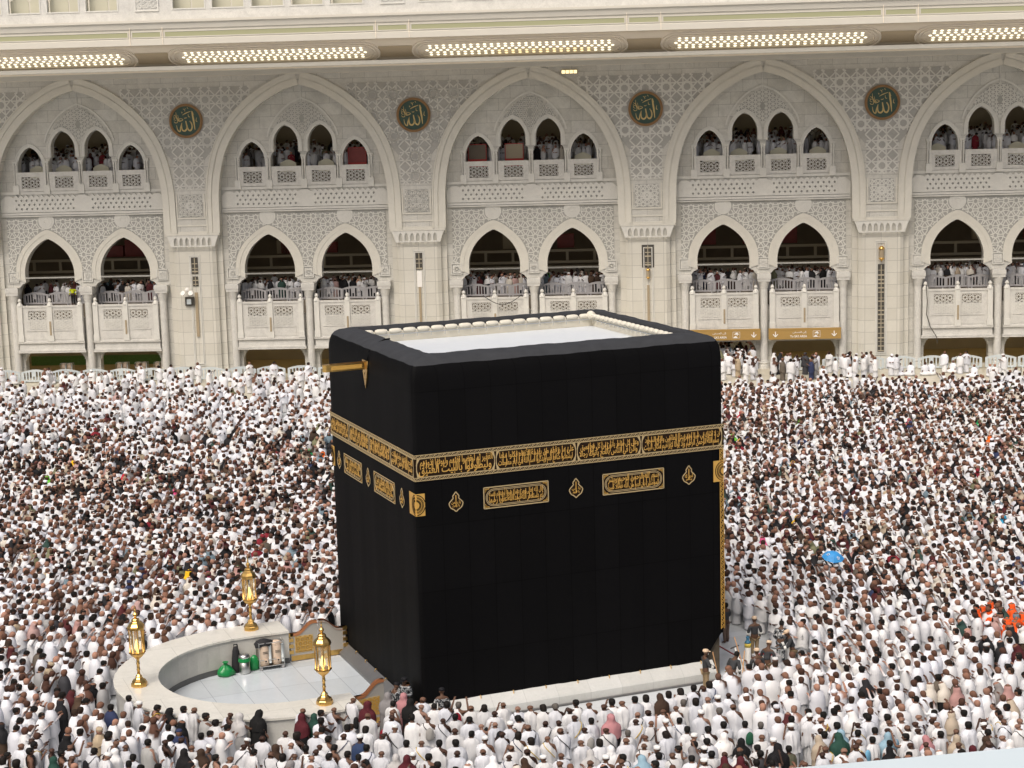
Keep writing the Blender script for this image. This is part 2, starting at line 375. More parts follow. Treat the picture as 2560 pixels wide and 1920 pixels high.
def lattice(region, pattern, c, w, y0, y1, x0, x1, z0, z1, step=None):
    mb = MB(); segs = []
    def poly(P, closed=True):
        for a, b in zip(P, P[1:]+([P[0]] if closed else [])): segs.append((a, b))
    nx, nz = int((x1-x0)/c)+2, int((z1-z0)/c*1.16)+3
    if pattern == 'petal':
        for i in range(-1, nx):
            for j in range(-1, nz):
                x, z = x0+(i+(j % 2)*.5)*c, z0+j*c*.866
                poly(circ(x, z, .78*c, 16))
    elif pattern == 'tri':
        R = max(x1-x0, z1-z0)
        for k in range(3):
            a = pi/2+k*pi/3; dx, dz = math.cos(a), math.sin(a); cx, cz = (x0+x1)/2, (z0+z1)/2
            for t in range(-int(R/c), int(R/c)+1):
                ox, oz = cx-dz*t*c, cz+dx*t*c
                n = int(2*R/.2)
                pts = [(ox+dx*(-R+2*R*q/n), oz+dz*(-R+2*R*q/n)) for q in range(n+1)]; poly(pts, False)
    elif pattern == 'star':
        for i in range(-1, nx):
            for j in range(-1, nz):
                x, z = x0+i*c, z0+j*c
                P = [(x+.5*c*math.cos(pi*k/4+pi/8), z+.5*c*math.sin(pi*k/4+pi/8)) for k in range(8)]
                for k in range(8): segs.append((P[k], P[(k+3) % 8]))
                poly(circ(x, z, .27*c, 8)); poly(circ(x+.5*c, z+.5*c, .3*c, 4))
    out = []
    for a, b in segs:
        L = math.hypot(b[0]-a[0], b[1]-a[1]); n = max(1, int(L/.16))
        run = None
        for q in range(n):
            p0 = (a[0]+(b[0]-a[0])*q/n, a[1]+(b[1]-a[1])*q/n); p1 = (a[0]+(b[0]-a[0])*(q+1)/n, a[1]+(b[1]-a[1])*(q+1)/n)
            ok = region((p0[0]+p1[0])/2, (p0[1]+p1[1])/2)
            if ok: run = (run[0], p1) if run else (p0, p1)
            if (not ok or q == n-1) and run: mb.strip(run[0], run[1], w, y0, y1); run = None
    return mb
D = 1.0        # the gallery wall stands this far behind the pier fronts
bay_protos = []
def build_bay():
    parts = []
    R_ = lambda name, me, par: parts.append((name, me, par)) or len(parts)-1
    # --- recessed gallery wall with its openings
    holes = [mirror(h+[(h[-1][0], 15.68)], c) for c, h in WIN] + [mirror(low_hole, c) for c in LOW]
    holes += [rect(c-2.53, c+2.53, .03, 2.38) for c in LOW]
    k = R_("gallery_wall", plate("gallery_wall", rect(1.75, P_BAY-1.75, 0, 24.6), holes, D, D+.8, M['wall']), None)
    for c, h in WIN:
        q = h+[(h[-1][0], 16.9)]
        mb = MB(); full = [(c+x, z) for x, z in reversed(q)] + [(c-x, z) for x, z in q[1:]]
        full = [(2*c-x, z) for x, z in full]
        out_ = h if h is wa else smooth_pts([(0, 20.25), (.4, 20.02), (.75, 19.6), (.98, 19.1), (1.03, 18.6), (1.03, 18.12)], 3)
        q2 = out_+([(out_[-1][0], 16.9)] if h is wa else [])
        f2 = [(c-x, z) for x, z in reversed(q2)] + [(c+x, z) for x, z in q2[1:]]
        o2 = offset(f2, -.22); mb.ring(f2, o2, D-.05, D+.02); o3 = offset(f2, -.30); mb.ring(o2, o3, D-.09, D+.02)
        R_("window_frame", mb.data("window_frame", M['trim']), k)
        hw = .84
        pp = plate("window_parapet", rect(c-1.22, c+1.22, 15.42, 16.95), [rect(c-hw+.08, c+hw-.08, 15.66, 16.56)], D-.16, D-.02, M['fine']); R_("window_parapet", pp, k)
        ml = lattice(lambda x, z: abs(x-c) < hw-.08 and 15.66 < z < 16.56, 'petal', .5, .05, D-.13, D-.06, c-.9, c+.9, 15.66+.45, 16.56)
        R_("pierced_screen", ml.data("pierced_screen", M['fine']), k)
    mb = MB()                                                        # colonnettes and brackets between the windows
    for c in (3.72, 6.28, Cc, 11.96, 14.52):
        for s_ in (-.1, .1):
            mb.lathe([(.09, 15.9), (.09, 16.0), (.06, 16.05), (.06, 17.45), (.1, 17.55), (.1, 17.7)], 8, (c+s_, D-.12, 0))
        mb.box(c-.24, c+.24, D-.26, D, 15.2, 15.9)
        mb.box(c-.22, c+.22, D-.2, D, 17.7, 17.86)
        R_("window_colonnette", mb.data("window_colonnette", M['trim']), k); mb = MB()
    mb = MB(); mb.box(2.27, P_BAY-2.27, D-.10, D, 15.16, 15.38)
    R_("string_course", mb.data("string_course", M['trim']), k)
    # tympanum over the middle windows
    ty = smooth_pts([(0, 22.25), (.9, 21.85), (1.7, 21.2), (2.25, 20.5), (2.6, 19.9), (2.78, 19.3)], 4)
    f = [(Cc-x, z) for x, z in reversed(ty)]+[(Cc+x, z) for x, z in ty[1:]]
    mb = MB().ring(f, offset(f, -.14), D-.07, D+.01)
    R_("tympanum_moulding", mb.data("tympanum_moulding", M['trim']), k)
    tin = [(x*.93, z-.2) for x, z in ty]
    def inty(x, z):
        if z < 19.2: return False
        if abs(x-Cc) > half_width(tin, z): return False
        for c in (7.72, 10.52):
            if abs(x-c) < half_width([(0, 20.62), (.55, 20.3), (.95, 19.85), (1.25, 19.3), (1.4, 18.8)], z): return False
        return not (abs(x-Cc) < .11 and 20.3 < z < 21.1)
    bgp = [(Cc+x, z) for x, z in tin if z > 20.15] + [(Cc+1.4, 20.15), (Cc+.3, 19.75), (Cc, 19.35), (Cc-.3, 19.75), (Cc-1.4, 20.15)] + [(Cc-x, z) for x, z in reversed(tin) if z > 20.15 and x > 0]
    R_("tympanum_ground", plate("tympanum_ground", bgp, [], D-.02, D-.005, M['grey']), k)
    R_("tympanum_lattice", lattice(inty, 'tri', .27, .075, D-.06, D-.02, Cc-2.7, Cc+2.7, 19.2, 22.2).data("tympanum_lattice", M['trim']), k)
    # crested frieze with pierced diamonds
    hol = []; prof = [(2.3, 13.72), (P_BAY-2.3, 13.72), (P_BAY-2.3, 14.7)]
    xs = []
    for g0 in (3.45, 9.79):
        for i in range(12):
            x = g0+.18+i*.43
            for j, z in enumerate((14.0, 14.34, 14.68)):
                xx = x+(.215 if j == 1 else 0)
                if xx < g0+5.05: hol.append([(xx-.1, z), (xx, z-.11), (xx+.1, z), (xx, z+.11)])
            hol.append(circ(x, 14.98, .075, 8)) if False else None
    top = []
    for g0 in (3.3, 9.64):
        for i in range(12):
            top += [(g0+.1+i*.43, 14.92), (g0+.315+i*.43, 15.12), (g0+.53+i*.43-.001, 14.92)]
    top = [(2.3, 14.7), (2.75, 15.05), (3.1, 15.05)] + top[:36] + [(8.75, 15.0), (8.8, 15.08), (9.4, 15.08), (9.45, 15.0)] + top[36:] + [(15.1, 15.05), (15.5, 15.05), (P_BAY-2.3, 14.7)]
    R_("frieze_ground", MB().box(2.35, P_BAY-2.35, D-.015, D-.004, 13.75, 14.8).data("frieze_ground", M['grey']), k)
    R_("pierced_frieze", plate("pierced_frieze", [(2.3, 13.72)]+top+[(P_BAY-2.3, 13.72)], hol, D-.13, D-.03, M['trim']), k)
    mb = MB().box(2.3, P_BAY-2.3, D-.17, D, 13.5, 13.68); mb.box(2.3, P_BAY-2.3, D-.2, D, 13.36, 13.46)
    R_("frieze_ledge", mb.data("frieze_ledge", M['trim']), k)
    # lattice field around the lower arches
    fin = [(x, z) for x, z in frame_half]
    def inlat(x, z):
        if not (2.68 < x < P_BAY-2.68 and 8.85 < z < 13.22): return False
        for c in LOW:
            if abs(x-c) < half_width(fin, z)+.08 or math.hypot(x-c, z-12.98) < .72: return False
        return True
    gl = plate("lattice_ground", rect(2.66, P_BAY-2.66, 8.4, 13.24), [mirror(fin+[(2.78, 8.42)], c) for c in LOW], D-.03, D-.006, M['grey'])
    R_("lattice_ground", gl, k)
    R_("lattice_field", lattice(inlat, 'petal', .78, .085, D-.075, D-.03, 2.68, P_BAY-2.68, 8.85, 13.22).data("lattice_field", M['trim']), k)
    for c in LOW:
        mb = MB()
        lo_ = [(c-x, z) for x, z in reversed(low_half[:22])]+[(c+x, z) for x, z in low_half[1:22]]
        # arch face between opening and frame
        n_ = 40
        def samp(P, n):
            d = [0]
            for a, b in zip(P, P[1:]): d.append(d[-1]+math.hypot(b[0]-a[0], b[1]-a[1]))
            return [tuple(np.interp(d[-1]*i/(n-1), d, [p[j] for p in P]) for j in (0, 1)) for i in range(n)]
        a_ = samp(lo_, 50); fr = [(c-x, z) for x, z in reversed(fin)]+[(c+x, z) for x, z in fin[1:]]; b_2 = samp(fr, 50)
        mid = [((p[0]*.45+q[0]*.55), (p[1]*.45+q[1]*.55)) for p, q in zip(a_, b_2)]
        mb.ring(a_, mid, D-.06, D+.01); mb.ring(mid, b_2, D-.10, D+.01)
        R_("arch_frame", mb.data("arch_frame", M['arch']), k)
        mb = MB(); mb.add([], [])
        for r0, y in ((.66, D-.07), (.5, D-.10), (.44, D-.07)):
            P = circ(c, 12.98, r0, 28); mb.ring(P+[P[0]], [((x-c)*.0+c, (z-12.98)*0+12.98) for x, z in P+[P[0]]], y, y+.05)
        P = circ(c, 12.98, .30, 10); 
        for i in range(10): mb.strip(P[i], P[(i+3) % 10], .06, D-.12, D-.07)
        R_("roundel", mb.data("roundel", M['trim']), k)
    for x in (2.92, Cc, P_BAY-2.92):                                 # small rosette squares and imposts
        mb = MB()
        for a, b in (((-.42, 8.0), (.42, 8.0)), ((.42, 8.0), (.42, 8.84)), ((.42, 8.84), (-.42, 8.84)), ((-.42, 8.84), (-.42, 8.0))):
            mb.strip((x+a[0], a[1]), (x+b[0], b[1]), .07, D-.13, D)
        mb.box(x-.32, x+.32, D-.07, D, 8.08, 8.76)
        P = circ(x, 8.42, .27, 8)
        for i in range(8): mb.strip(P[i], P[(i+3) % 8], .045, D-.11, D-.07)
        R_("rosette_square", mb.data("rosette_square", M['trim']), k)
    # columns
    for x in (2.92, Cc, P_BAY-2.92):
        mb = MB(); y = D-.32
        mb.lathe([(.42, 0), (.42, .3), (.34, .34), (.4, .45), (.4, .52), (.33, .56), (.33, .66), (.31, .7), (.3, 6.4), (.33, 6.45), (.33, 6.52), (.36, 6.6), (.46, 7.0)], 20, (x, y, 0))
        mb.box(x-.5, x+.5, y-.46, D, 7.0, 7.2); mb.box(x-.54, x+.54, y-.5, D, 7.2, 7.55); mb.box(x-.5, x+.5, y-.44, D, 7.55, 7.62)
        for i in range(5): mb.box(x-.48+i*.2, x-.38+i*.2, y-.52, y-.5, 7.25, 7.5)
        R_("column", mb.data("column", M['fine'], False), None)
    # balconies over the ground-floor openings
    for c in LOW:
        hs = [rect(c-1.84, c-.34, 4.98, 5.72), rect(c+.34, c+1.84, 4.98, 5.72)]
        kk = R_("balcony", plate("balcony", rect(c-2.72, c+2.72, 2.36, 6.08), hs, D-.62, D-.44, M['fine']), None)
        mb = MB(); Y = D-.62
        mb.box(c-2.82, c+2.82, Y-.16, D-.02, 2.26, 2.36); mb.box(c-2.8, c+2.8, Y-.10, Y, 2.38, 2.5); mb.box(c-2.78, c+2.78, Y-.14, Y, 3.05, 3.2)
        for x in (c-1.09, c+1.09):
            mb.box(x-.95, x+.95, Y-.05, Y, 4.05, 4.13); mb.box(x-.95, x+.95, Y-.03, Y, 3.35, 3.95)
        mb.box(c-2.3, c+2.3, Y-.06, Y+.2, 5.98, 6.14)
        R_("balcony_ledge", mb.data("balcony_ledge", M['fine']), kk)
        for x in (c-2.5, c, c+2.5):
            mb = MB(); mb.box(x-.2, x+.2, Y-.14, Y+.22, 3.2, 6.12); mb.box(x-.24, x+.24, Y-.18, Y, 3.2, 3.7)
            mb.lathe([(.26, 6.12), (.2, 6.3), (.12, 6.38), (.1, 6.42), (.15, 6.5), (.16, 6.56), (.12, 6.66), (.03, 6.74)], 10, (x, Y+.04, 0))
            R_("balcony_post", mb.data("balcony_post", M['trim']), kk)
        for x in (c-1.09, c+1.09):
            ml = lattice(lambda px, pz: abs(px-x) < .75 and 4.98 < pz < 5.72, 'petal', .5, .05, Y+.03, Y+.1, x-.75, x+.75, 4.98, 5.72)
            R_("pierced_screen", ml.data("pierced_screen", M['trim']), kk)
            ml = lattice(lambda px, pz: abs(px-x) < .75 and 4.2 < pz < 4.9, 'petal', .37, .06, Y-.03, Y+.01, x-.75, x+.75, 4.2, 4.9)
            R_("carved_panel", ml.data("carved_panel", M['trim']), kk)
        mb = MB().box(c-.06, c+.08, Y-.2, Y-.145, 3.7, 4.85); R_("downlight_strip", mb.data("downlight_strip", M['niche']), kk)
        for s_ in (-1, 1):                                            # stepped corner brackets of the ground opening
            st = [(0, 0), (.62, 0), (.62, -.08), (.5, -.1), (.48, -.2), (.36, -.22), (.33, -.34), (.2, -.38), (.18, -.52), (.1, -.58), (.08, -.75), (0, -.8)]
            P = [(c+s_*(2.53-x), 2.36+z) for x, z in st]
            R_("corner_bracket", plate("corner_bracket", P, [], D+.05, D+.5, M['trim']), kk)
    return parts
PARTS = build_bay()
def place_bay(i):
    made = []
    for name, me, par in PARTS:
        o = put(name, me, BLD if par is None else made[par], (i*P_BAY if par is None else 0, 0, 0)); made.append(o)
def build_pier():
    parts = []
    R_ = lambda name, me, par: parts.append((name, me, par)) or len(parts)-1
    h = P_BAY/2
    right = [(h-x, z) for x, z in reversed(arch_half)]               # from springing up to the crown
    right = [(max(2.24, x), z) for x, z in right]
    outl = [(2.24, 11.62)] + right + [(h, 24.7), (-h, 24.7)] + [(-x, z) for x, z in reversed(right)] + [(-2.24, 11.62)]
    k = R_("spandrel_wall", plate("spandrel_wall", outl, [], 0, D-.002, M['wall']), None)
    for s_ in (1, -1):                                                # half of each neighbouring arch moulding
        A = [(s_*(h-x), z) for x, z in arch_half][::-1]; A = [(s_*2.24, 11.8)] + A if abs(A[0][0]) > 2.2 else A
        sg = 1 if s_ > 0 else -1
        O = lambda d: [(x if abs(x) <= h else s_*h, z) for x, z in offset(A, -sg*d)]
        mb = MB(); mb.ring(O(-.02), O(.5), -.07, .02); mb.ring(O(.5), O(.58), -.02, .02); mb.ring(O(.58), O(.92), -.10, .02); mb.ring(O(.92), O(1.02), -.16, .02)
        R_("arch_moulding", mb.data("arch_moulding", M['arch']), k)
    mo = [(h-x, z) for x, z in offset(arch_half, 1.18)]
    def spreg(x, z):
        if not (11.6 < z < 23.35): return False
        if 11.6 < z < 15.3: return False
        ax = abs(x)
        lim = h - max(half_width([(h-q[0], q[1]) for q in mo], z), 0) if z < 23.2 else h
        w_ = h-(half_width(arch_half, z)+1.12) if z < 23.3 else h
        if z > 22.2: w_ = h-half_width(arch_half, z-1.0)-.3
        if z < 18.6: w_ = min(w_, 1.25)
        if ax > w_: return False
        if math.hypot(x, z-20.75) < 1.5: return False
        return ax < 5.3
    R_("star_lattice", lattice(spreg, 'star', 1.62, .10, -.05, .01, 0-1.62*4, 1.62*4, 20.75-1.62*4, 23.4).data("star_lattice", M['trim']), k)
    gp = [(-5.2, 23.38), (5.2, 23.38)]
    zz = [22.6, 21.8, 21, 20, 19, 18.4]
    R = [(min(5.2, max(1.0, h-half_width(arch_half, z)-1.1)), z) for z in zz]+[(1.2, 17.5), (1.2, 15.4)]
    R_("star_ground", plate("star_ground", [(-5.2, 23.38), (5.2, 23.38)]+R+[(-x, z) for x, z in reversed(R)], [], -.012, -.003, M['pale']), k)
    mb = MB()                                                         # rosette panel on the block
    for w, z0, z1, y in ((2.18, 11.63, 11.8, -.10), (2.24, 11.8, 11.95, -.05)): mb.box(-w, w, y, .0, z0, z1)
    for r0, r1, z0, z1, y in ((1.62, 1.5, 12.35, 15.2, -.06), (1.18, 1.08, 12.95, 14.95, -.08)):
        mb.ring([(-r0, z1), (-r0, z0), (r0, z0), (r0, z1)], [(-r1, z1), (-r1, z0+.12), (r1, z0+.12), (r1, z1)], y, .01)
    R_("block_moulding", mb.data("block_moulding", M['arch']), k)
    mb = MB().box(-.92, .92, -.02, -.004, 13.1, 14.9); R_("rosette_ground", mb.data("rosette_ground", M['grey']), k)
    mb = lattice(lambda x, z: abs(x) < .9 and 13.12 < z < 14.88, 'petal', .6, .085, -.07, -.02, -1.2, 1.2, 14.0-1.2, 14.9)
    P = circ(0, 14.0, .36, 10)
    for i in range(10): mb.strip(P[i], P[(i+3) % 10], .07, -.09, -.05)
    R_("carved_rosette", mb.data("carved_rosette", M['trim']), k)
    # pier shaft, chamfered, with side returns
    sh = MB()
    pl = [(-2.2, D), (-2.2, .75), (-1.75, .75), (-1.75, .42), (-1.45, .22), (1.45, .22), (1.75, .42), (1.75, .75), (2.2, .75), (2.2, D)]
    n = len(pl)
    sh.add([(x, y, 0) for x, y in pl]+[(x, y, 11.63) for x, y in pl], [(i, i+1, n+i+1, n+i) for i in range(n-1)])
    k2 = R_("pier", sh.data("pier", M['pier']), None)
    mb = MB(); mb.box(-1.85, 1.85, .12, .74, 0, .5); mb.box(-1.75, 1.75, .2, .74, 9.9, 10.45) if False else None
    R_("pier_base", mb.data("pier_base", M['trim']), k2)
    mb = MB()                                                         # corbelled head with a row of little niches
    mb.add([(-1.78, .2, 10.75), (1.78, .2, 10.75), (1.78, .74, 10.75), (-1.78, .74, 10.75), (-2.1, -.06, 11.62), (2.1, -.06, 11.62), (2.1, .74, 11.62), (-2.1, .74, 11.62)],
           [(0, 3, 2, 1), (0, 1, 5, 4), (1, 2, 6, 5), (3, 0, 4, 7)])
    R_("pier_head", mb.data("pier_head", M['trim']), k2)
    hs = []
    for i in range(7):
        x = (i-3)*.46
        hs.append([(x-.15, 10.82), (x+.15, 10.82), (x+.15, 11.2), (x+.09, 11.36), (x, 11.46), (x-.09, 11.36), (x-.15, 11.2)])
    R_("niche_row", plate("niche_row", [(-1.78, 10.72), (1.78, 10.72), (1.95, 11.25), (2.1, 11.6), (-2.1, 11.6), (-1.95, 11.25)], hs, -.1, -.06, M['trim']), k2)
    mb = MB()                                                         # long vertical niche frame
    for w, z0, z1, y in ((.46, 1.0, 10.05, .17), (.36, 1.15, 9.92, .14)):
        mb.ring([(-w, z0), (-w, z1), (w, z1), (w, z0), (-w, z0)], [(-w+.07, z0+.07), (-w+.07, z1-.07), (w-.07, z1-.07), (w-.07, z0+.07), (-w+.07, z0+.07)], y, .22)
    R_("niche_frame", mb.data("niche_frame", M['trim']), k2)
    return parts
PPARTS = build_pier()
def place_pier(i):
    made = []
    for name, me, par in PPARTS:
        o = put(name, me, BLD if par is None else made[par], (i*P_BAY if par is None else 0, 0, 0)); made.append(o)
    return [m for (n_, _, _), m in zip(PPARTS, made) if n_ == "pier"][0]
PIERS = {}
for i in range(-2, 5): place_bay(i)
for i in range(-2, 6): PIERS[i] = place_pier(i)
U0, U1 = -2.5*P_BAY, 5.5*P_BAY

# interiors
def slab_part(name, y0, y1, z0, z1, m, u0=U0, u1=U1):
    return MB().box(u0, u1, y0, y1, z0, z1).obj(name, m, BLD)
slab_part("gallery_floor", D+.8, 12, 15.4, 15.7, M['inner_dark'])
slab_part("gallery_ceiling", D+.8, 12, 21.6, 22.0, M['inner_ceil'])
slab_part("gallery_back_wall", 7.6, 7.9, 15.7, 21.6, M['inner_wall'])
for i in range(-2, 5):                                                # rounded cream partitions standing just inside the windows
    for wi, (c, h) in enumerate(WIN):
        if (i*4+wi*3) % 5 == 0 or (i == 1 and wi < 2) or (i == 0 and wi == 3): continue
        a = i*P_BAY+c-.75+.3*((i+wi) % 3-1); w = 1.3
        pts_ = [(a, 16.4), (a+w, 16.4), (a+w, 17.15), (a+w*.8, 17.3), (a+w*.62, 17.4), (a+w*.5, 17.43), (a+w*.38, 17.4), (a+w*.2, 17.3), (a, 17.15)]
        put("cream_partition", plate("cream_partition", pts_, [], D+1.15, D+1.22, M['board']), BLD)
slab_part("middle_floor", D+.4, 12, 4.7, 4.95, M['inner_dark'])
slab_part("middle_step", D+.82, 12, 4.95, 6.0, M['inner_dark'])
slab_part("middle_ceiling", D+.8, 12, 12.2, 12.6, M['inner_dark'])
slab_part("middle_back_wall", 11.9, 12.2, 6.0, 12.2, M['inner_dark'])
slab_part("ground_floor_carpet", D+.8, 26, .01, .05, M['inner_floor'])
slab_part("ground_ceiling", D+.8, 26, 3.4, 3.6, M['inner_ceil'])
mb = MB()                                                             # unseen ceiling lamps, inferred and added to light the ground floor inside
for dep_ in (4.0, 7.5): mb.box(U0, U1, dep_, dep_+.18, 3.36, 3.395)
mm_ = MB()
for dep_ in (4.5, 8.5): mm_.box(U0, U1, dep_, dep_+.15, 12.16, 12.195)
mm_.obj("unseen_lamp_strip", mat("middle_fill_glow", (1, .9, .7), .5, emit=(1., .82, .55), estr=1.6), BLD)  # glowing strips out of view, added to lift the dark middle floor
mm_ = MB().box(U0, U1, 5.0, 5.12, 21.56, 21.595); mm_.obj("unseen_lamp_strip", mat("gallery_fill_glow", (1, .9, .7), .5, emit=(1., .82, .5), estr=1.2), BLD)  # unseen glowing strip added to brighten the upper gallery
mb.obj("unseen_lamp_strip", mat("unseen_ceiling_lamp", (1, .9, .7), .5, emit=(1., .80, .48), estr=2.6), BLD)
slab_part("ground_back_wall", 9.6, 9.8, 0, 3.4, M['inner_wall'])
slab_part("roof_deck", -9, 14, 24.62, 24.9, M['cornice'])
slab_part("rear_wall", 13.8, 14.2, 0, 24.6, M['inner_dark']) if False else None
mb = MB()                                                             # mezzanine bridge seen through the lower arches
Y = 7.6
mb.box(U0, U1, Y, Y+.15, 9.05, 9.25); mb.box(U0, U1, Y, Y+.15, 8.1, 8.3); mb.box(U0, U1, Y-.1, Y+.3, 7.75, 7.9)
x = U0
while x < U1: mb.box(x, x+.22, Y+.001, Y+.149, 8.3, 9.05); x += 2.28
mz = mb.obj("mezzanine_bridge", M['inner_trim'], BLD)
MB().box(U0, U1, Y+.2, Y+.3, 6.0, 7.7).obj("mezzanine_apron", M['inner_wall'], mz)
for i in range(-2, 5):                                                # darker equipment and panels above the bridge
    for q in range(3):
        u = i*P_BAY+rnd.uniform(3.5, 14); w = rnd.uniform(.8, 2.2)
        MB().box(u, u+w, 8.6, 9.4, 9.3, 9.3+rnd.uniform(.8, 1.8)).obj("stored_panel", M['maroon'] if rnd.random() < .6 else M['inner_wall'], BLD)
for u in (-12.9, -6.8):
    MB().box(u-4, u+4, 8.3, 8.4, .05, .85).obj("green_hoarding", M['hoarding'], BLD)

# canopy: ceiling, lip, sloping light cove, fascia, top ledge
def extrude(prof, name, m, parent=BLD, u0=U0, u1=U1):
    mb = MB(); n = len(prof)
    mb.add([(u0, y, z) for y, z in prof]+[(u1, y, z) for y, z in prof], [(i, i+1, n+i+1, n+i) for i in range(n-1)])
    return mb.obj(name, m, parent)
extrude([(1.2, 24.2), (-6.7, 24.2)], "canopy_ceiling", M['soffit'])
extrude([(-6.6, 24.45), (-6.7, 24.15), (-7.0, 24.12), (-7.0, 24.47), (-7.15, 24.5)], "canopy_lip", M['cornice'])
c0, c1 = Vector((-7.15, 24.5)), Vector((-10.2, 26.45))
extrude([tuple(c0), tuple(c1)], "light_cove", M['soffit'])
extrude([(-10.2, 26.45), (-10.24, 26.42), (-10.32, 26.42), (-10.32, 26.85), (-10.26, 26.9), (-10.26, 27.55), (-10.34, 27.6), (-10.40, 27.95), (-10.52, 28.05), (-10.52, 28.22), (-9.3, 28.24)], "fascia", M['cornice'])
sl = (c1-c0); SL = sl.length; sl = sl/SL; nrm = Vector((-sl.y, sl.x))   # outward normal of the cove in (y,z)
if nrm.y > 0: nrm = -nrm
def cove(u, s, h=0.):
    q = c0+sl*s+nrm*h; return (u, q.x, q.y)
def cove_ring(P, Q, h0, mb):
    n = len(P)
    mb.add([cove(u, s, h0) for u, s in P]+[cove(u, s, h0) for u, s in Q]+[cove(u, s, 0) for u, s in P]+[cove(u, s, 0) for u, s in Q],
           [f for i in range(n) for f in ((i, (i+1) % n, n+(i+1) % n, n+i), (i, 2*n+i, 2*n+(i+1) % n, (i+1) % n), (n+i, n+(i+1) % n, 3*n+(i+1) % n, 3*n+i))])
def stadium(uc, sc_, L, r, n=14):
    return [(uc+L/2-r+r*math.cos(-pi/2+pi*i/n), sc_+r*math.sin(-pi/2+pi*i/n)) for i in range(n+1)] + [(uc-L/2+r+r*math.cos(pi/2+pi*i/n), sc_+r*math.sin(pi/2+pi*i/n)) for i in range(n+1)]
for i in range(-2, 5):
    uc = (i+.5)*P_BAY; s0 = SL*.52
    mb = MB()
    for L, r, t, h in ((15.9, 1.32, .12, .10), (15.3, 1.05, .14, .06), (14.8, .84, .07, .05)):
        cove_ring(stadium(uc, s0, L, r), stadium(uc, s0, L-2*t, r-t), h, mb)
    lp = mb.obj("light_panel", M['soffit'], BLD)
    mb = MB(); mw = MB(); rowz = (-.58, -.29, 0., .29, .58); cnt = 0
    for r_, dz in enumerate(rowz):
        n_ = 28 if r_ % 2 == 0 else 27
        if r_ in (0, 4): n_ -= 1
        for q in range(n_):
            u = uc+(q-(n_-1)/2)*.505*(1 if r_ % 2 == 0 else 1)
            if r_ in (1, 3): u = uc+(q-(n_-1)/2)*.505
            if r_ in (0, 4): u = uc+(q-(n_-1)/2)*.505
            tgt = mw if (i == 1 and r_ in (0, 1) and 9 < q < 24) else mb
            tgt.add([cove(u, s0+dz, .05)]+[cove(u+.132*math.cos(pi*k/3+pi/6), s0+dz+.105*math.sin(pi*k/3+pi/6), .02) for k in range(6)], [(0, k+1, (k+1) % 6+1) for k in range(6)])
    tag(mb.obj("lamp_lens_grid", M['lens'], lp), kind=None)
    if mw.v: mw.obj("lamp_lens_grid", M['lens_warm'], lp)
    ug = i*P_BAY
    mb = MB(); mb.add([cove(ug-1.25, s0-.72, .02), cove(ug+1.25, s0-.72, .02), cove(ug+1.25, s0+.72, .02), cove(ug-1.25, s0+.72, .02)], [(0, 1, 2, 3)])
    mb.obj("speaker_grille", M['mesh'], BLD)
    mb = MB()
    for s_ in (s0-1.5, s0-1.62, s0+1.5, s0+1.62):
        mb.add([cove(ug-9.12, s_-.03, .05), cove(ug+9.12, s_-.03, .05), cove(ug+9.12, s_+.03, .05), cove(ug-9.12, s_+.03, .05)], [(0, 1, 2, 3)])
    mb.obj("cove_bead", M['soffit'], BLD)
    for a, b in ((1.4, P_BAY-1.4), (-1.05, 1.05)):                    # green mesh strips set in the fascia
        f_ = MB().box(ug+a, ug+b, -10.285, -10.262, 27.02, 27.36).obj("fascia_panel", M['green'], BLD)
        mb = MB().ring([(ug+a-.07, 26.95), (ug+a-.07, 27.43), (ug+b+.07, 27.43), (ug+b+.07, 26.95), (ug+a-.07, 26.95)], [(ug+a, 27.02), (ug+a, 27.36), (ug+b, 27.36), (ug+b, 27.02), (ug+a, 27.02)], -10.31, -10.262)
        mb.obj("panel_frame", M['cornice'], f_)
    for x in (-1.22, 1.22):
        MB().box(ug+x-.02, ug+x+.02, -10.36, -10.25, 26.45, 27.98).obj("fascia_joint", M['soffit'], BLD)
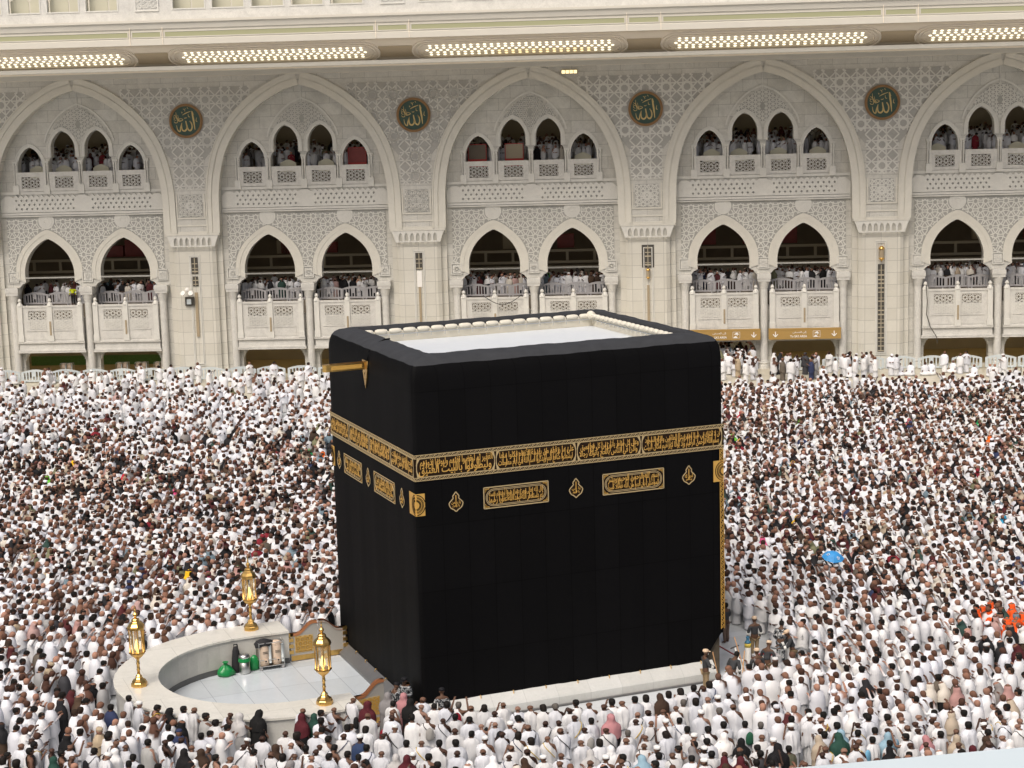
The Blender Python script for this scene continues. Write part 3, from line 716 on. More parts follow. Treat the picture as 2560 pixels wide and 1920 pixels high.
# roof balustrade with carved panels and openings, boards standing behind it
for i in range(-2, 5):
    ug = i*P_BAY
    hs = [rect(ug+1.9+k*2.93, ug+1.9+k*2.93+2.45, 29.0, 31.6) for k in range(5)]
    bl = put("roof_balustrade", plate("roof_balustrade", rect(ug-1.3, ug+P_BAY-1.3-.004, 28.24, 32.2), hs, -9.75, -9.35, M['fine']), BLD)
    mb = MB()
    for k in range(5):
        a = ug+1.9+k*2.93
        mb.ring([(a-.04, 28.96), (a-.04, 31.64), (a+2.49, 31.64), (a+2.49, 28.96), (a-.04, 28.96)], [(a+.05, 29.05), (a+.05, 31.55), (a+2.4, 31.55), (a+2.4, 29.05), (a+.05, 29.05)], -9.79, -9.7)
    mb.obj("opening_frame", M['trim'], bl)
    mb = MB()
    mb.ring([(ug-.9, 28.9), (ug-.9, 31.6), (ug+.9, 31.6), (ug+.9, 28.9), (ug-.9, 28.9)], [(ug-.8, 29.0), (ug-.8, 31.5), (ug+.8, 31.5), (ug+.8, 29.0), (ug-.8, 29.0)], -9.82, -9.7)
    ml = lattice(lambda x, z: abs(x-ug) < .72 and 29.05 < z < 31.4, 'petal', .5, .07, -9.79, -9.74, ug-.75, ug+.75, 29.1, 31.5)
    mb.v, off = mb.v, len(mb.v); mb.add(ml.v, ml.f); mb.obj("carved_panel", M['trim'], bl)
    MB().box(ug-1.3, ug+P_BAY-1.3, -9.85, -9.3, 28.24, 28.5).obj("balustrade_base", M['fine'], bl)
    mb = MB()
    for k in range(10):
        a = ug+1.7+k*1.5
        w = 1.38; pts = [(a, 28.2), (a+w, 28.2), (a+w, 29.95), (a+w*.8, 30.12), (a+w*.62, 30.22), (a+w*.5, 30.28), (a+w*.38, 30.22), (a+w*.2, 30.12), (a, 29.95)]
        mb.add([(x, -8.9, z) for x, z in pts]+[(x, -8.82, z) for x, z in pts], [tuple(range(9)), tuple(range(17, 8, -1))]+[(q, (q+1) % 9, 9+(q+1) % 9, 9+q) for q in range(9)])
    mb.obj("cream_partition", M['board'], BLD)
slab_part("upper_terrace_wall", 3.5, 3.8, 24.9, 36, M['cornice'])

# ------------------------------------------------------------------ calligraphic medallions on the piers
def stroke(mb, pts, wid, y0, y1):
    P = smooth_pts(pts, 4); W = np.interp(np.linspace(0, 1, len(P)), np.linspace(0, 1, len(wid)), wid)
    a = [(p[0], p[1]) for p in P]; up = []; dn = []
    for i in range(len(P)):
        q0, q1 = P[max(0, i-1)], P[min(len(P)-1, i+1)]; dx, dz = q1[0]-q0[0], q1[1]-q0[1]; L = math.hypot(dx, dz) or 1
        up.append((P[i][0]-dz/L*W[i]/2, P[i][1]+dx/L*W[i]/2)); dn.append((P[i][0]+dz/L*W[i]/2, P[i][1]-dx/L*W[i]/2))
    mb.ring(up, dn, y0, y1)
def build_medallion():
    root = empty("medallion")
    P = circ(0, 0, 1.35, 48); Q = circ(0, 0, 1.16, 48)
    mb = MB().ring(P+[P[0]], Q+[Q[0]], -.16, 0); mb.ring(circ(0, 0, 1.27, 48)+[(1.27, 0)], circ(0, 0, 1.23, 48)+[(1.23, 0)], -.19, -.1)
    mb.obj("rim", M['rim'], root)
    put("disc", plate("disc", circ(0, 0, 1.17, 40), [], -.09, -.02, M['disc']), root)
    S = lambda X, Y: ((X-752)/600*1.35, -(Y-850)/600*1.35)
    mb = MB(); y0, y1 = -.125, -.09
    def st(pts, w): stroke(mb, [S(*p) for p in pts], [k/600*1.35 for k in w], y0, y1)
    st([(1040, 640), (985, 510), (1010, 700), (1040, 900), (1065, 1170)], (14, 30, 58, 56, 18))
    st([(940, 915), (890, 850), (955, 960), (960, 1100), (900, 1190), (820, 1150), (775, 1000), (750, 850)], (12, 36, 44, 44, 58, 44, 48, 36))
    st([(775, 1040), (760, 1140), (690, 1200), (610, 1160), (590, 1030), (605, 910)], (40, 48, 60, 46, 36, 16))
    st([(600, 920), (555, 1060), (520, 1215), (445, 1160), (415, 1040), (410, 990)], (14, 36, 44, 32, 18, 10))
    st([(640, 645), (760, 580), (940, 515)], (10, 34, 16)); st([(845, 610), (855, 700), (905, 715)], (10, 22, 20)); st([(1140, 740), (1120, 860), (1165, 885)], (10, 24, 22))
    st([(700, 740), (720, 760), (740, 735), (760, 760), (785, 720)], (14, 16, 16, 16, 12)); st([(610, 530), (640, 560), (610, 570)], (18, 20, 16)); st([(670, 430), (720, 450), (735, 520)], (16, 22, 12)); st([(820, 380), (855, 430)], (20, 14)); st([(740, 430), (775, 425)], (18, 14))
    st([(330, 630), (420, 700), (510, 870), (470, 640)], (12, 24, 26, 12)); st([(510, 870), (620, 830), (640, 790), (540, 760), (510, 800), (570, 830)], (22, 26, 18, 16, 16, 14))
    st([(330, 860), (370, 910), (450, 890), (430, 760), (370, 730), (330, 790), (400, 830)], (12, 22, 18, 16, 16, 16, 14)); st([(405, 540), (420, 690)], (12, 20)); st([(330, 740), (330, 680)], (10, 14))
    mb.obj("lettering", M['letter'], root); return root
med = build_medallion()
wh = ["above the pier with two dark grille insets", "above the pier with one framed wall lamp", "above the pier with the small gold lamp", "above the pier with the long dark slot"]
LOCM = {0: wh[0], 1: wh[1], 2: wh[2], 3: wh[3]}
for i in range(0, 4):
    o = med if i == 0 else copy_tree(med)
    o.location = bpt(i*P_BAY, -.02, 20.75); o.rotation_euler = (0, 0, PSI)
    tag(o, "green medallion, gilt Arabic lettering, " + LOCM[i], "medallion", "calligraphy medallions on the arcade")

# ------------------------------------------------------------------ fittings of the pier niches
def niche_mesh(pier, boxes):
    for (x0, x1, z0, z1, m, y) in boxes:
        MB().box(x0, x1, y, .215, z0, z1).obj("niche_inset", M[m], pier)
niche_mesh(PIERS[0], [(-.27, .27, 8.5, 9.85, 'grille', .16), (-.22, .22, 7.5, 8.3, 'grille', .16), (-.12, .12, 3.4, 7.0, 'niche', .12)])
niche_mesh(PIERS[1], [(-.29, .29, 8.5, 9.85, 'grille', .16), (-.2, .2, 7.1, 8.4, 'sign_white', .15), (-.10, .08, 1.2, 7.1, 'niche', .12)])
niche_mesh(PIERS[2], [(-.48, .48, 8.3, 10.1, 'grille', .15), (-.1, .1, 1.4, 6.9, 'niche', .12)])
niche_mesh(PIERS[3], [(-.25, .25, 1.25, 8.2, 'grille', .16)])
niche_mesh(PIERS[4], [(-.25, .25, 1.25, 8.2, 'grille', .16)])
for pr, zs in ((0, [(8.5, 9.85), (7.5, 8.3)]), (1, [(8.5, 9.85)]), (2, [(8.3, 10.1)]), (3, [(1.25, 8.2)]), (4, [(1.25, 8.2)])):
    mb = MB(); rr = random.Random(pr)
    for z0, z1 in zs:
        for k in range(int((z1-z0)/.35)):
            z = z0+.1+k*.35+rr.uniform(-.08, .08); mb.box(-.24, .24, .135, .15, z, z+rr.uniform(.03, .12))
        mb.box(-.03, .03, .13, .145, z0+.05, z1-.05)
    mb.obj("grille_bar", M['inner_trim'], PIERS[pr])
def wall_lantern(loc, label, s=1.):
    r = empty("wall_lantern", loc, PSI); tag(r, label, "lantern")
    MB().lathe([(.02, .5), (.1, .48), (.2, .40), (.24, .30), (.24, .24)], 14).obj("crown", M['brass'], r, True)
    MB().lathe([(.17, .24), (.19, .0), (.19, -.42)], 12).obj("glass_body", M['niche'], r)
    MB().lathe([(.21, -.42), (.22, -.5), (.14, -.6), (.05, -.66), (.02, -.74)], 14).obj("foot", M['brass'], r, True)
    MB().box(-.06, .06, .05, .3, .1, .2).obj("bracket", M['brass'], r)
    r.scale = (s, s, s); return r
wall_lantern(bpt(3*P_BAY, -.03, 9.15), "gold lantern hung above the long dark slot of the pier beside the ochre signs")
wall_lantern(bpt(2*P_BAY, -.03, 7.9), "small gold lamp under a lattice grille on the pier behind the cube", .75)
fl = empty("floodlight", bpt(-.62, -.25, 7.15), PSI); tag(fl, "white twin floodlight bracketed to the pier above a grille box", "floodlight")
MB().sphere((0, 0, .12), .2, 12, 8).obj("housing", M['sign_white'], fl, True)
for s_ in (-1, 1):
    mb = MB().lathe([(.1, 0), (.2, .06), (.2, .18)], 10); 
    o = mb.obj("lamp_head", M['sign_white'], fl, False, (s_*.28, -.1, -.18)); o.rotation_euler = (1.1, s_*.5, 0)
jb = empty("junction_box", bpt(-.55, .02, 6.3), PSI); tag(jb, "dark grille box with white fitting on the pier under the floodlight", "box")
MB().box(-.36, .36, 0, .2, -.36, .36).obj("case", M['grille'], jb); MB().box(-.2, .15, -.12, 0, -.22, .18).obj("fitting", M['white_plastic'], jb)
lf = empty("emergency_light", bpt(27.4+3.2, -.2, 23.75), PSI); tag(lf, "small lit yellow lamp box on the wall just under the canopy", "lamp")
MB().box(-.65, .65, 0, .15, -.17, .17).obj("case", M['niche'], lf)
for k in range(4): MB().box(-.6+k*.31, -.34+k*.31, -.04, 0, -.13, .13).obj("diffuser", M['lens_warm'], lf)

# ochre direction signs over the ground-floor openings
def sign_board(u, label, left_arrow, txt):
    r = empty("direction_sign", bpt(u, .02, 2.85), PSI); tag(r, label, "sign", "ochre direction signs on the arcade")
    MB().box(-2.83, 2.83, -.1, .1, -.45, .42).obj("board", M['sign'], r)
    MB().box(-2.85, 2.85, -.115, -.1, .3, .44).obj("board_rim", M['sign'], r)
    def arrow(x):
        mb = MB(); mb.box(x-.035, x+.035, -.125, -.1, -.22, .18)
        mb.strip((x, -.24), (x-.19, -.02), .07, -.124, -.1); mb.strip((x, -.24), (x+.19, -.02), .07, -.126, -.1)
        mb.obj("arrow", M['sign_white'], r)
    arrow(2.3)
    if left_arrow: arrow(-2.3)
    mb = MB(); fit_text(mb, "إلى المسعى", -.95, .12, .0, .2, -.106, .01); fit_text(mb, "To SA'I AREA", -1.15, .18, -.3, -.12, -.106, .02, False)
    mb.obj("lettering", M['sign_white'], r)
    mb = MB(); P = [(.65, -.28), (1.2, -.28), (1.2, .2), (.65, .2), (.65, -.28)]
    for a, b in zip(P, P[1:]): mb.strip(a, b, .02, -.12, -.1)
    mb.ring([(.75, .02), (.9, .14), (.98, .18), (1.12, .02)], [(.75, 0), (.9, 0), (.98, 0), (1.12, 0)], -.12, -.1); mb.ring([(.7, -.24), (.8, -.14), (.88, -.1), (1.02, -.24)], [(.7, -.26), (.8, -.26), (.88, -.26), (1.02, -.26)], -.12, -.1); mb.strip((1.06, .02), (.98, -.1), .04, -.122, -.1)
    mb.obj("pictogram", M['sign_white'], r)
sign_board(2*P_BAY+LOW[1], "ochre sign To SA'I AREA with a white arrow at both ends", True, 0)
sign_board(2*P_BAY+LOW[0], "ochre sign To SA'I AREA partly hidden behind the black cube", False, 0)

# ------------------------------------------------------------------ crowd barriers
def barrier_mesh(w, m, h=1.08):
    a = w/2
    top = [(a*math.cos(t), 0) for t in (0,)]
    out = [(-a, .12), (-a*.96, .08), (a*.96, .08), (a, .12), (a, h*.78)] + [(a*(1-2*k/10), h*.80+h*.2*math.sin(pi*k/10)) for k in range(0, 11)][0:] + [(-a, h*.78)]
    n = 8 if w > 1.6 else 5
    hs = []
    for k in range(n):
        x = -a+.16+(2*a-.32)*(k+.5)/n; wv = (2*a-.32)/n*.3
        if w > 1.6 and k == 3: hs.append(rect(x-wv, x+wv, .22, .5)); continue
        t = h*.78+h*.17*math.sin(pi*(x+a)/(2*a)); hs.append(rect(x-wv, x+wv, .22, t-.12))
    me = plate("barrier_panel", out, hs, -.035, .035, m)
    ft = MB().box(-a*.7-.04, -a*.7+.04, -.3, .3, 0, .12); ft.box(a*.7-.04, a*.7+.04, -.3, .3, 0, .12)
    return me, ft.data("barrier_foot", m)
BW = barrier_mesh(2.35, M['white_plastic']); BG = barrier_mesh(2.15, M['grey_plastic'])
def barrier(meshes, loc, rz, label, group):
    r = empty("crowd_barrier", loc, rz); tag(r, label, "barrier", group)
    put("panel", meshes[0], r); put("foot", meshes[1], r); return r
spots = [(-18.2, 0), (-15.8, 0), (-13.35, .1), (-10.9, 0), (-8.5, -.1), (-6.1, 0), (-3.7, 0), (-1.2, .15), (1.2, 0), (3.7, 0), (6.1, .0), (8.6, .2), (11.1, 0), (13.5, 0)]
spots += [(u, 0) for u in (48.6, 51.2, 53.7, 56.1, 58.6, 61.2, 63.8, 66.3)]
for u, j in spots:
    near = "left row, before the green hoarding openings" if u < -4 else ("before the pier with two dark insets" if u < 2.5 else "before the openings left of the cube" if u < 15 else "before the pier with the long dark slot" if u < 57 else "before the far right openings")
    barrier(BW, bpt(u, -1.05+rnd.uniform(-.12, .12)+j, .006), PSI+rnd.uniform(-.12, .12), "white plastic crowd barrier on the pavement, " + near, "white crowd barriers, " + near)
for i in range(-1, 4):
    for ci, c in enumerate(LOW):
        if i == 3 and ci == 1: pass
        which = ["of the bay at the left edge", "between the two grille-lamp piers", "above the roof of the cube", "above the ochre signs", "of the bay at the right edge"][i+1]
        for k, du in enumerate((-1.75, .35, 2.2)):
            barrier(BG, bpt(i*P_BAY+c+du*.95, D+1.05+.1*(k % 2), 6.0), PSI+rnd.uniform(-.1, .1), "grey crowd barrier inside the " + ("first" if ci == 0 else "second") + " lower arch " + which, "grey barriers in the " + ("first" if ci == 0 else "second") + " lower arch " + which)
# cables hanging over the balconies
def cable(pts, label, m='black', r=.03):
    o = MB().tube(pts, r, 6).obj("hanging_cable", M[m]); return tag(o, label, "cable")
c2 = P_BAY+LOW[0]
sag = [bpt(c2-.9+t*3.1, -.05-.03, 6.35-1.0*math.sin(pi*t)*(.75)) for t in [k/12 for k in range(13)]]
cable(sag, "dark cable sagging across a balcony front above the ground floor")
cable([bpt(3*P_BAY+3.45, -.1, 6.5), bpt(3*P_BAY+3.55, -.12, 5.2), bpt(3*P_BAY+3.5, -.12, 4.2), bpt(3*P_BAY+3.8, -.12, 3.2), bpt(3*P_BAY+4.3, -.12, 2.4), bpt(3*P_BAY+4.35, -.1, 1.9)], "loose dark and white cable hanging down the rightmost balcony", 'grille', .035)
# ------------------------------------------------------------------ the cube shrine
KL, KW, KT = 12.2, 10.42, 13.22
KB = empty("kaaba"); tag(KB, "black cloth-covered cube shrine with a gold embroidered belt, standing in the court", "shrine")
prof = [(0, None), (0, 3.0), (0, 6.0), (0, 8.7), (0, 11.0), (0, 12.3), (.015, 12.55), (.05, 12.76), (.12, 12.92), (.22, 13.04), (.36, 13.12), (.58, 13.175), (.78, 13.205), (.92, 13.215), (.97, 13.20), (.98, 13.0)]
def perim(s, seg=.32, rc=.14):
    pts = []
    x0, x1, y0, y1 = s, KL-s, s, KW-s
    cs = [(x0, y0, pi), (x1, y0, 1.5*pi), (x1, y1, 0), (x0, y1, .5*pi)]
    for i, (cx, cy, a0) in enumerate(cs):
        ox = cx+(rc if cx == x0 else -rc); oy = cy+(rc if cy == y0 else -rc)
        for k in range(5): pts.append((ox+rc*math.cos(a0+k*pi/8), oy+rc*math.sin(a0+k*pi/8), -1 if k not in (0, 4) else -1))
        nx, ny, na = cs[(i+1) % 4]; ox2 = nx+(rc if nx == x0 else -rc); oy2 = ny+(rc if ny == y0 else -rc)
        ax, ay = pts[-1][:2]; bx, by = ox2+rc*math.cos(na), oy2+rc*math.sin(na)
        n = int((KL if i % 2 == 0 else KW)/seg)
        for k in range(1, n): pts.append((ax+(bx-ax)*k/n, ay+(by-ay)*k/n, i))
    return pts
def hem(x, y, side):
    z = .64
    if side == 3 or (x < .16 and y > .5): z = .34
    t = (x if side in (0, -1) else y)/1.28
    z += .06*abs(math.sin(pi*t))
    if y < .3 and x > 11.3: z = max(z, .66+1.05*min(1, max(0, (x-11.38)/.8))**.65)
    if x > 12.0 and y < 1.2: z = max(z, 1.7)
    return z
v, f = [], []; n0 = None
rr = random.Random(3)
for j, (s, z) in enumerate(prof):
    P = perim(s); n0 = len(P)
    for k, (x, y, side) in enumerate(P):
        zz = hem(x, y, side) if z is None else z
        w = .014*math.sin(k*.9)+.010*math.sin(k*2.1+1)+.008*math.sin(k*.37)
        if z is None or z < 12: 
            w *= .7 if z is None or z < 4 else .25
            dx = -w if side == 3 else w if side == 1 else 0; dy = -w if side == 0 else w if side == 2 else 0
        else: dx = dy = 0; zz += .012*math.sin(k*.7+j)+.008*math.sin(k*1.9)
        v.append((x+dx, y+dy, zz))
for j in range(len(prof)-1):
    for k in range(n0): f.append((j*n0+k, j*n0+(k+1) % n0, (j+1)*n0+(k+1) % n0, (j+1)*n0+k))
TJ = 8                                                                # rows from here up take the greyer cloth with painted sky sheen
clo = MB().add(v[:(TJ+1)*n0], [q for q in f if max(q) < (TJ+1)*n0]).obj("cloth_cover", M['cloth'], KB, True)
MB().add(v[TJ*n0:], [tuple(i-TJ*n0 for i in q) for q in f if min(q) >= TJ*n0]).obj("cloth_top_sheen", M['cloth_top'], KB, True)
MB().tube([(.015-.03, 5.05, 12.2), (-.03, 5.05, 12.5), (.10, 5.1, 12.84), (.38, 5.15, 13.1), (.78, 5.25, 13.235), (.97, 5.3, 13.235)], .035, 6).obj("cloth_seam", M['cloth'], clo, True)
MB().box(.15, KL-.15, .15, KW-.15, 0, 12.3).obj("masonry", mat("brown_masonry", (.075, .06, .04), .8, vary=.6, scale=4), KB)
# roof
MB().add([(.98, .98, 12.55), (KL-.98, .98, 12.55), (KL-.98, KW-.98, 12.55), (.98, KW-.98, 12.55)], [(0, 1, 2, 3)]).obj("roof_slab", M['roof'], KB)
mb = MB()
for x0, x1, y0, y1 in ((.985, KL-.985, .985, 1.03), (.985, KL-.985, KW-1.03, KW-.985), (.985, 1.03, 1.03, KW-1.03), (KL-1.03, KL-.985, 1.03, KW-1.03)): mb.box(x0, x1, y0, y1, 12.5, 12.98)
mb.obj("roof_parapet", M['cream'], KB)
MB().box(1.04, 2.5, 1.1, 5.6, 12.55, 12.78).obj("roof_hatch", M['roof'], KB); MB().box(1.3, 2.2, 1.6, 2.8, 12.78, 12.82).obj("hatch_lid", M['cream'], KB)
mb = MB(); hooks = MB()
def pads(a, b, n):
    a, b = Vector(a), Vector(b)
    for k in range(n):
        p, q = a.lerp(b, (k+.06)/n), a.lerp(b, (k+.94)/n); m = a.lerp(b, (k+.5)/n)
        mb.tube([p, p.lerp(m, .15), p.lerp(m, .5), m, q.lerp(m, .5), q.lerp(m, .15), q], [.05, .09, .108, .112, .108, .09, .05], 10)
        e = a.lerp(b, k/n); hooks.tube([e+Vector((0, 0, -.05)), e+Vector((.03, -.05, -.16)), e+Vector((.0, -.07, -.27))], .016, 5)
pads((1.02, KW-1.1, 12.98), (KL-1.1, KW-1.1, 12.98), 17)
pads((KL-1.1, KW-1.15, 12.98), (KL-1.1, 1.0, 12.98), 20)
mb.obj("padded_roll", M['pad'], KB, True)
hooks.tube([(1.1, KW-1.22, 12.86), (KL-1.2, KW-1.22, 12.86)], .022, 6); hooks.tube([(KL-1.22, KW-1.2, 12.86), (KL-1.22, 1.0, 12.86)], .022, 6)
hooks.obj("tie_rail", M['steel'], KB)
MB().sphere((KL-1.15, KW-1.15, 13.0), .2, 12, 8).obj("corner_pad", M['pad'], KB, True)
# gold embroidered belt, one length per face
BZ0, BZ1 = 8.85, 9.79
HAJJ = [("وليطوفوا بالبيت العتيق", "الفقير ثم ليقضوا تفثهم وليوفوا نذورهم", "وأطعموا البائس"), ("ليشهدوا منافع لهم ويذكروا اسم الله في أيام معلومات", "على ما رزقهم من بهيمة الأنعام فكلوا منها", ""),
        ("وأذن في الناس بالحج يأتوك رجالا", "وعلى كل ضامر يأتين من كل فج عميق", ""), ("بسم الله الرحمن الرحيم وإذ بوأنا لإبراهيم مكان البيت", "أن لا تشرك بي شيئا وطهر بيتي للطائفين والركع السجود", "")]
HIJR = [("واتقون يا أولي الألباب ليس عليكم جناح", "أن تبتغوا فضلا من ربكم", ""), ("وما تفعلوا من خير يعلمه الله", "وتزودوا فإن خير الزاد التقوى", ""), ("فلا رفث ولا فسوق ولا جدال في الحج", "فمن فرض فيهن الحج", ""), ("بسم الله الرحمن الرحيم", "الحج أشهر معلومات", "")]
def belt(L, cuts, texts, face):
    y = -.02
    b = MB().box(-.02, L+.02, y, .0, BZ0, BZ1).obj("belt", M['band'], face)
    mb = MB()
    for z in (BZ0+.012, BZ0+.125, BZ1-.125, BZ1-.012): mb.strip((-.02, z), (L+.02, z), .022, y-.008, y)
    x = 0.
    while x < L-.05:
        for z0, z1 in ((BZ0+.02, BZ0+.118), (BZ1-.118, BZ1-.02)):
            zm = (z0+z1)/2
            mb.strip((x, z0), (x+.09, z1), .018, y-.006, y); mb.strip((x+.09, z1), (x+.17, zm), .016, y-.0065, y); mb.strip((x+.06, zm), (x+.15, z0), .016, y-.007, y)
        x += .17
    mb.obj("belt_border", M['gold2'], b)
    mb = MB(); mt = MB()
    z0, z1 = BZ0+.14, BZ1-.14; zm = (z0+z1)/2; h = (z1-z0)/2
    for (x0, x1), tx in zip(cuts, texts):
        P = [(x0+.17+.17*math.cos(a), zm+h*math.sin(a)) for a in np.linspace(pi/2, 1.5*pi, 12)] + [(x1-.17+.17*math.cos(a), zm+h*math.sin(a)) for a in np.linspace(-pi/2, pi/2, 12)]
        P.append(P[0])
        for a_, b_ in zip(P, P[1:]): mb.strip(a_, b_, .022, y-.008, y)
        for cx, s_ in ((x0, 1), (x1, -1)):
            for sz in (1, -1): mb.add([(cx+s_*.02, y-.006, zm+sz*h), (cx+s_*.13, y-.006, zm+sz*h*.98), (cx-s_*.02, y-.006, zm+sz*h*.2)], [(0, 1, 2)])
        k = 3 if tx[2] else 2; e0, e1 = x0+.08, x1-.08
        tcol = [(tx[0], z0+.005, zm+.08), (tx[1], zm-.06, z1-.005)]
        for q, (t, a, c) in enumerate(tcol): fit_text(mt, t, e0+(.05 if q else .0), e1-(.0 if q else .05), a, c, y-.004-.003*q, .010)
        n = int((e1-e0)/.13)                                          # the tall upright letters that run through both lines
        for q in range(n):
            xx = e0+.15+(e1-e0-.3)*(q+rr.uniform(.1, .9))/n
            if rr.random() < .75: mt.strip((xx, z0+rr.uniform(.1, .3)), (xx+rr.uniform(-.01, .03), z1-rr.uniform(.03, .12)), .02, y-.011, y-.004)
    mb.obj("belt_cartouche", M['gold2'], b); mt.obj("belt_lettering", M['gold'], b)
def text_panel(face, x0, x1, lines):
    z0, z1, y = 7.6, 8.36, -.02
    w = x1-x0
    p = MB().box(x0, x1, y, 0, z0, z1).obj("text_panel", M['band'], face)
    mb = MB(); h = (z1-z0)/2-.07; zm = (z0+z1)/2
    R = [(x0, z0), (x1, z0), (x1, z1), (x0, z1), (x0, z0)]
    for a, b in zip(R, R[1:]): mb.strip(a, b, .035, y-.008, y)
    for d in (0, .045):
        hh = h-d; P = [(x0+.08+h+hh*math.cos(a), zm+hh*math.sin(a)) for a in np.linspace(pi/2, 1.5*pi, 12)] + [(x1-.08-h+hh*math.cos(a), zm+hh*math.sin(a)) for a in np.linspace(-pi/2, pi/2, 12)]
        P.append(P[0])
        for a, b in zip(P, P[1:]): mb.strip(a, b, .018, y-.008, y)
    mb.obj("panel_border", M['gold2'], p)
    mt = MB()
    for cx in (x0, x1):
        for cz in (z0, z1):
            sx, sz = (1 if cx == x0 else -1), (1 if cz == z0 else -1)
            for k in range(3): mt.add([(cx+sx*(.04+.07*k), y-.009, cz+sz*.03), (cx+sx*(.09+.07*k), y-.009, cz+sz*.05), (cx+sx*.05, y-.009, cz+sz*(.19-.04*k)), (cx+sx*.03, y-.009, cz+sz*(.1))], [(0, 1, 2, 3)])
    n = len(lines); a0, a1 = zm-h+.06, zm+h-.06; st = (a1-a0)/n
    for q, t in enumerate(lines): fit_text(mt, t, x0+.2, x1-.2, a1-(q+1)*st-.05, a1-q*st+.05, y-.004-.002*q, .010)
    for q in range(int(w/.2)):
        xx = x0+.35+(w-.7)*(q+rr.uniform(.1, .9))/int(w/.2); mt.strip((xx, a0+.08), (xx, a1-.04), .02, y-.012, y-.004)
    mt.obj("panel_lettering", M['gold'], p)
lamp_half = smooth_pts([(0, 8.34), (.07, 8.25), (.12, 8.18), (.10, 8.12), (.13, 8.08), (.24, 7.97), (.26, 7.9), (.2, 7.77), (.09, 7.7), (0, 7.62)], 3)
def lamp_motif(face, c, words):
    y = -.02; out = [(c+x, z) for x, z in lamp_half]+[(c-x, z) for x, z in reversed(lamp_half[1:-1])]
    p = put("lamp_motif", plate("lamp_motif", out, [], y, 0, M['band']), face)
    mb = MB(); q = out+[out[0]]
    for a, b in zip(q, q[1:]): mb.strip(a, b, .034, y-.008, y)
    mb.obj("motif_border", M['gold2'], p)
    mt = MB(); fit_text(mt, words[0], c-.17, c+.17, 7.88, 8.03, y-.004, .014); fit_text(mt, words[1], c-.13, c+.13, 7.76, 7.9, y-.006, .014); mt.strip((c, 7.8), (c, 8.22), .03, y-.012, y-.004)
    mt.obj("motif_lettering", M['gold'], p)
def corner_square(face, x0, x1, cx):
    z0, z1, y = 7.6, 8.4, -.022
    p = MB().box(x0, x1, y, 0, z0, z1).obj("corner_square", M['gold'], face)
    mb = MB(); P = [(cx+.36*math.cos(a), 8.0+.37*math.sin(a)) for a in np.linspace(0, 2*pi, 49)]
    for a, b in zip(P, P[1:]):
        if x0 < min(a[0], b[0]) and max(a[0], b[0]) < x1: mb.strip(a, b, .03, y-.008, y)
    for r, w in ((.27, .022), (.17, .018)):
        for k in range(40):
            t = 2*pi*k/40; a = (cx+(r-.03)*math.cos(t), 8+(r-.03)*math.sin(t)); b = (cx+(r+.045)*math.cos(t+.12), 8+(r+.045)*math.sin(t+.12))
            if x0 < min(a[0], b[0]) and max(a[0], b[0]) < x1: mb.strip(a, b, w, y-.009, y)
    mb.obj("square_pattern", M['band'], p)
faceR = MB().box(.0, .01, -.004, 0, 8.6, 8.61).obj("long_side_embroidery", M['band'], KB)
faceL = MB().box(.0, .01, -.004, 0, 8.6, 8.61).obj("short_side_embroidery", M['band'], KB); faceL.location = (0, KW, 0); faceL.rotation_euler = (0, 0, -pi/2)
class _F: pass
# embroidery sits directly on the shrine, so that lettering stays a sub-part of its panel
def on_face(face_obj, fn, *a):
    before = set(bpy.data.objects); fn(*a, KB)
def to_left(o): o.location = (0, KW, 0); o.rotation_euler = (0, 0, -pi/2)
def build_face(fn, left):
    before = set(KB.children); fn()
    for o in set(KB.children)-before:
        if left: to_left(o)
bpy.data.objects.remove(faceR); bpy.data.objects.remove(faceL)
def right_face():
    belt(KL, [(.06, 3.0), (3.06, 6.16), (6.22, 8.76), (8.82, 12.14)], HAJJ, KB)
    text_panel(KB, 2.55, 5.04, ["قال الله تعالى ومن يعمل سوءا أو يظلم نفسه", "ثم يستغفر الله يجد الله غفورا رحيما"])
    text_panel(KB, 7.22, 9.69, ["بسم الله الرحمن الرحيم وبشر", "المؤمنين بأن لهم من الله فضلا كبيرا"])
    for c, w in ((1.49, ("يا رحمن", "يا رحيم")), (6.14, ("يا حي", "يا قيوم")), (10.74, ("الحمد لله", "رب العالمين"))): lamp_motif(KB, c, w)
    corner_square(KB, .0, .33, -.02); corner_square(KB, 11.78, 12.2, 12.22)
    p = MB().box(12.04, 12.2, -.02, 0, 1.86, 8.83).obj("corner_strip", M['band'], KB); mb = MB()
    for x in (12.05, 12.19): mb.strip((x, 1.86), (x, 8.83), .022, -.03, -.02)
    z = 1.9
    while z < 8.75:
        mb.strip((12.07, z), (12.16, z+.1), .022, -.028, -.02); mb.strip((12.16, z+.1), (12.07, z+.2), .022, -.029, -.02); mb.strip((12.16, z), (12.07, z+.1), .014, -.03, -.02); z += .2
    mb.obj("strip_braid", M['gold'], p)
def left_face():
    L = KW
    belt(L, [(.06, 2.55), (2.61, 5.15), (5.21, 7.75), (7.81, L-.06)], HIJR, KB)
    text_panel(KB, L-8.68, L-6.34, ["قال الله تعالى وإذا", "سألك عبادي عني فإني قريب"])
    text_panel(KB, L-4.78, L-2.3, ["قال الله تعالى نبئ", "عبادي أني أنا الغفور الرحيم"])
    for c, w in ((L-1.49, ("يا رحمن", "يا رحيم")), (L-5.54, ("يا حي", "يا قيوم")), (L-9.38, ("الله", "أكبر"))): lamp_motif(KB, c, w)
    corner_square(KB, L-.65, L, L+.02); corner_square(KB, 0, .36, -.02)
build_face(right_face, False); build_face(left_face, True)
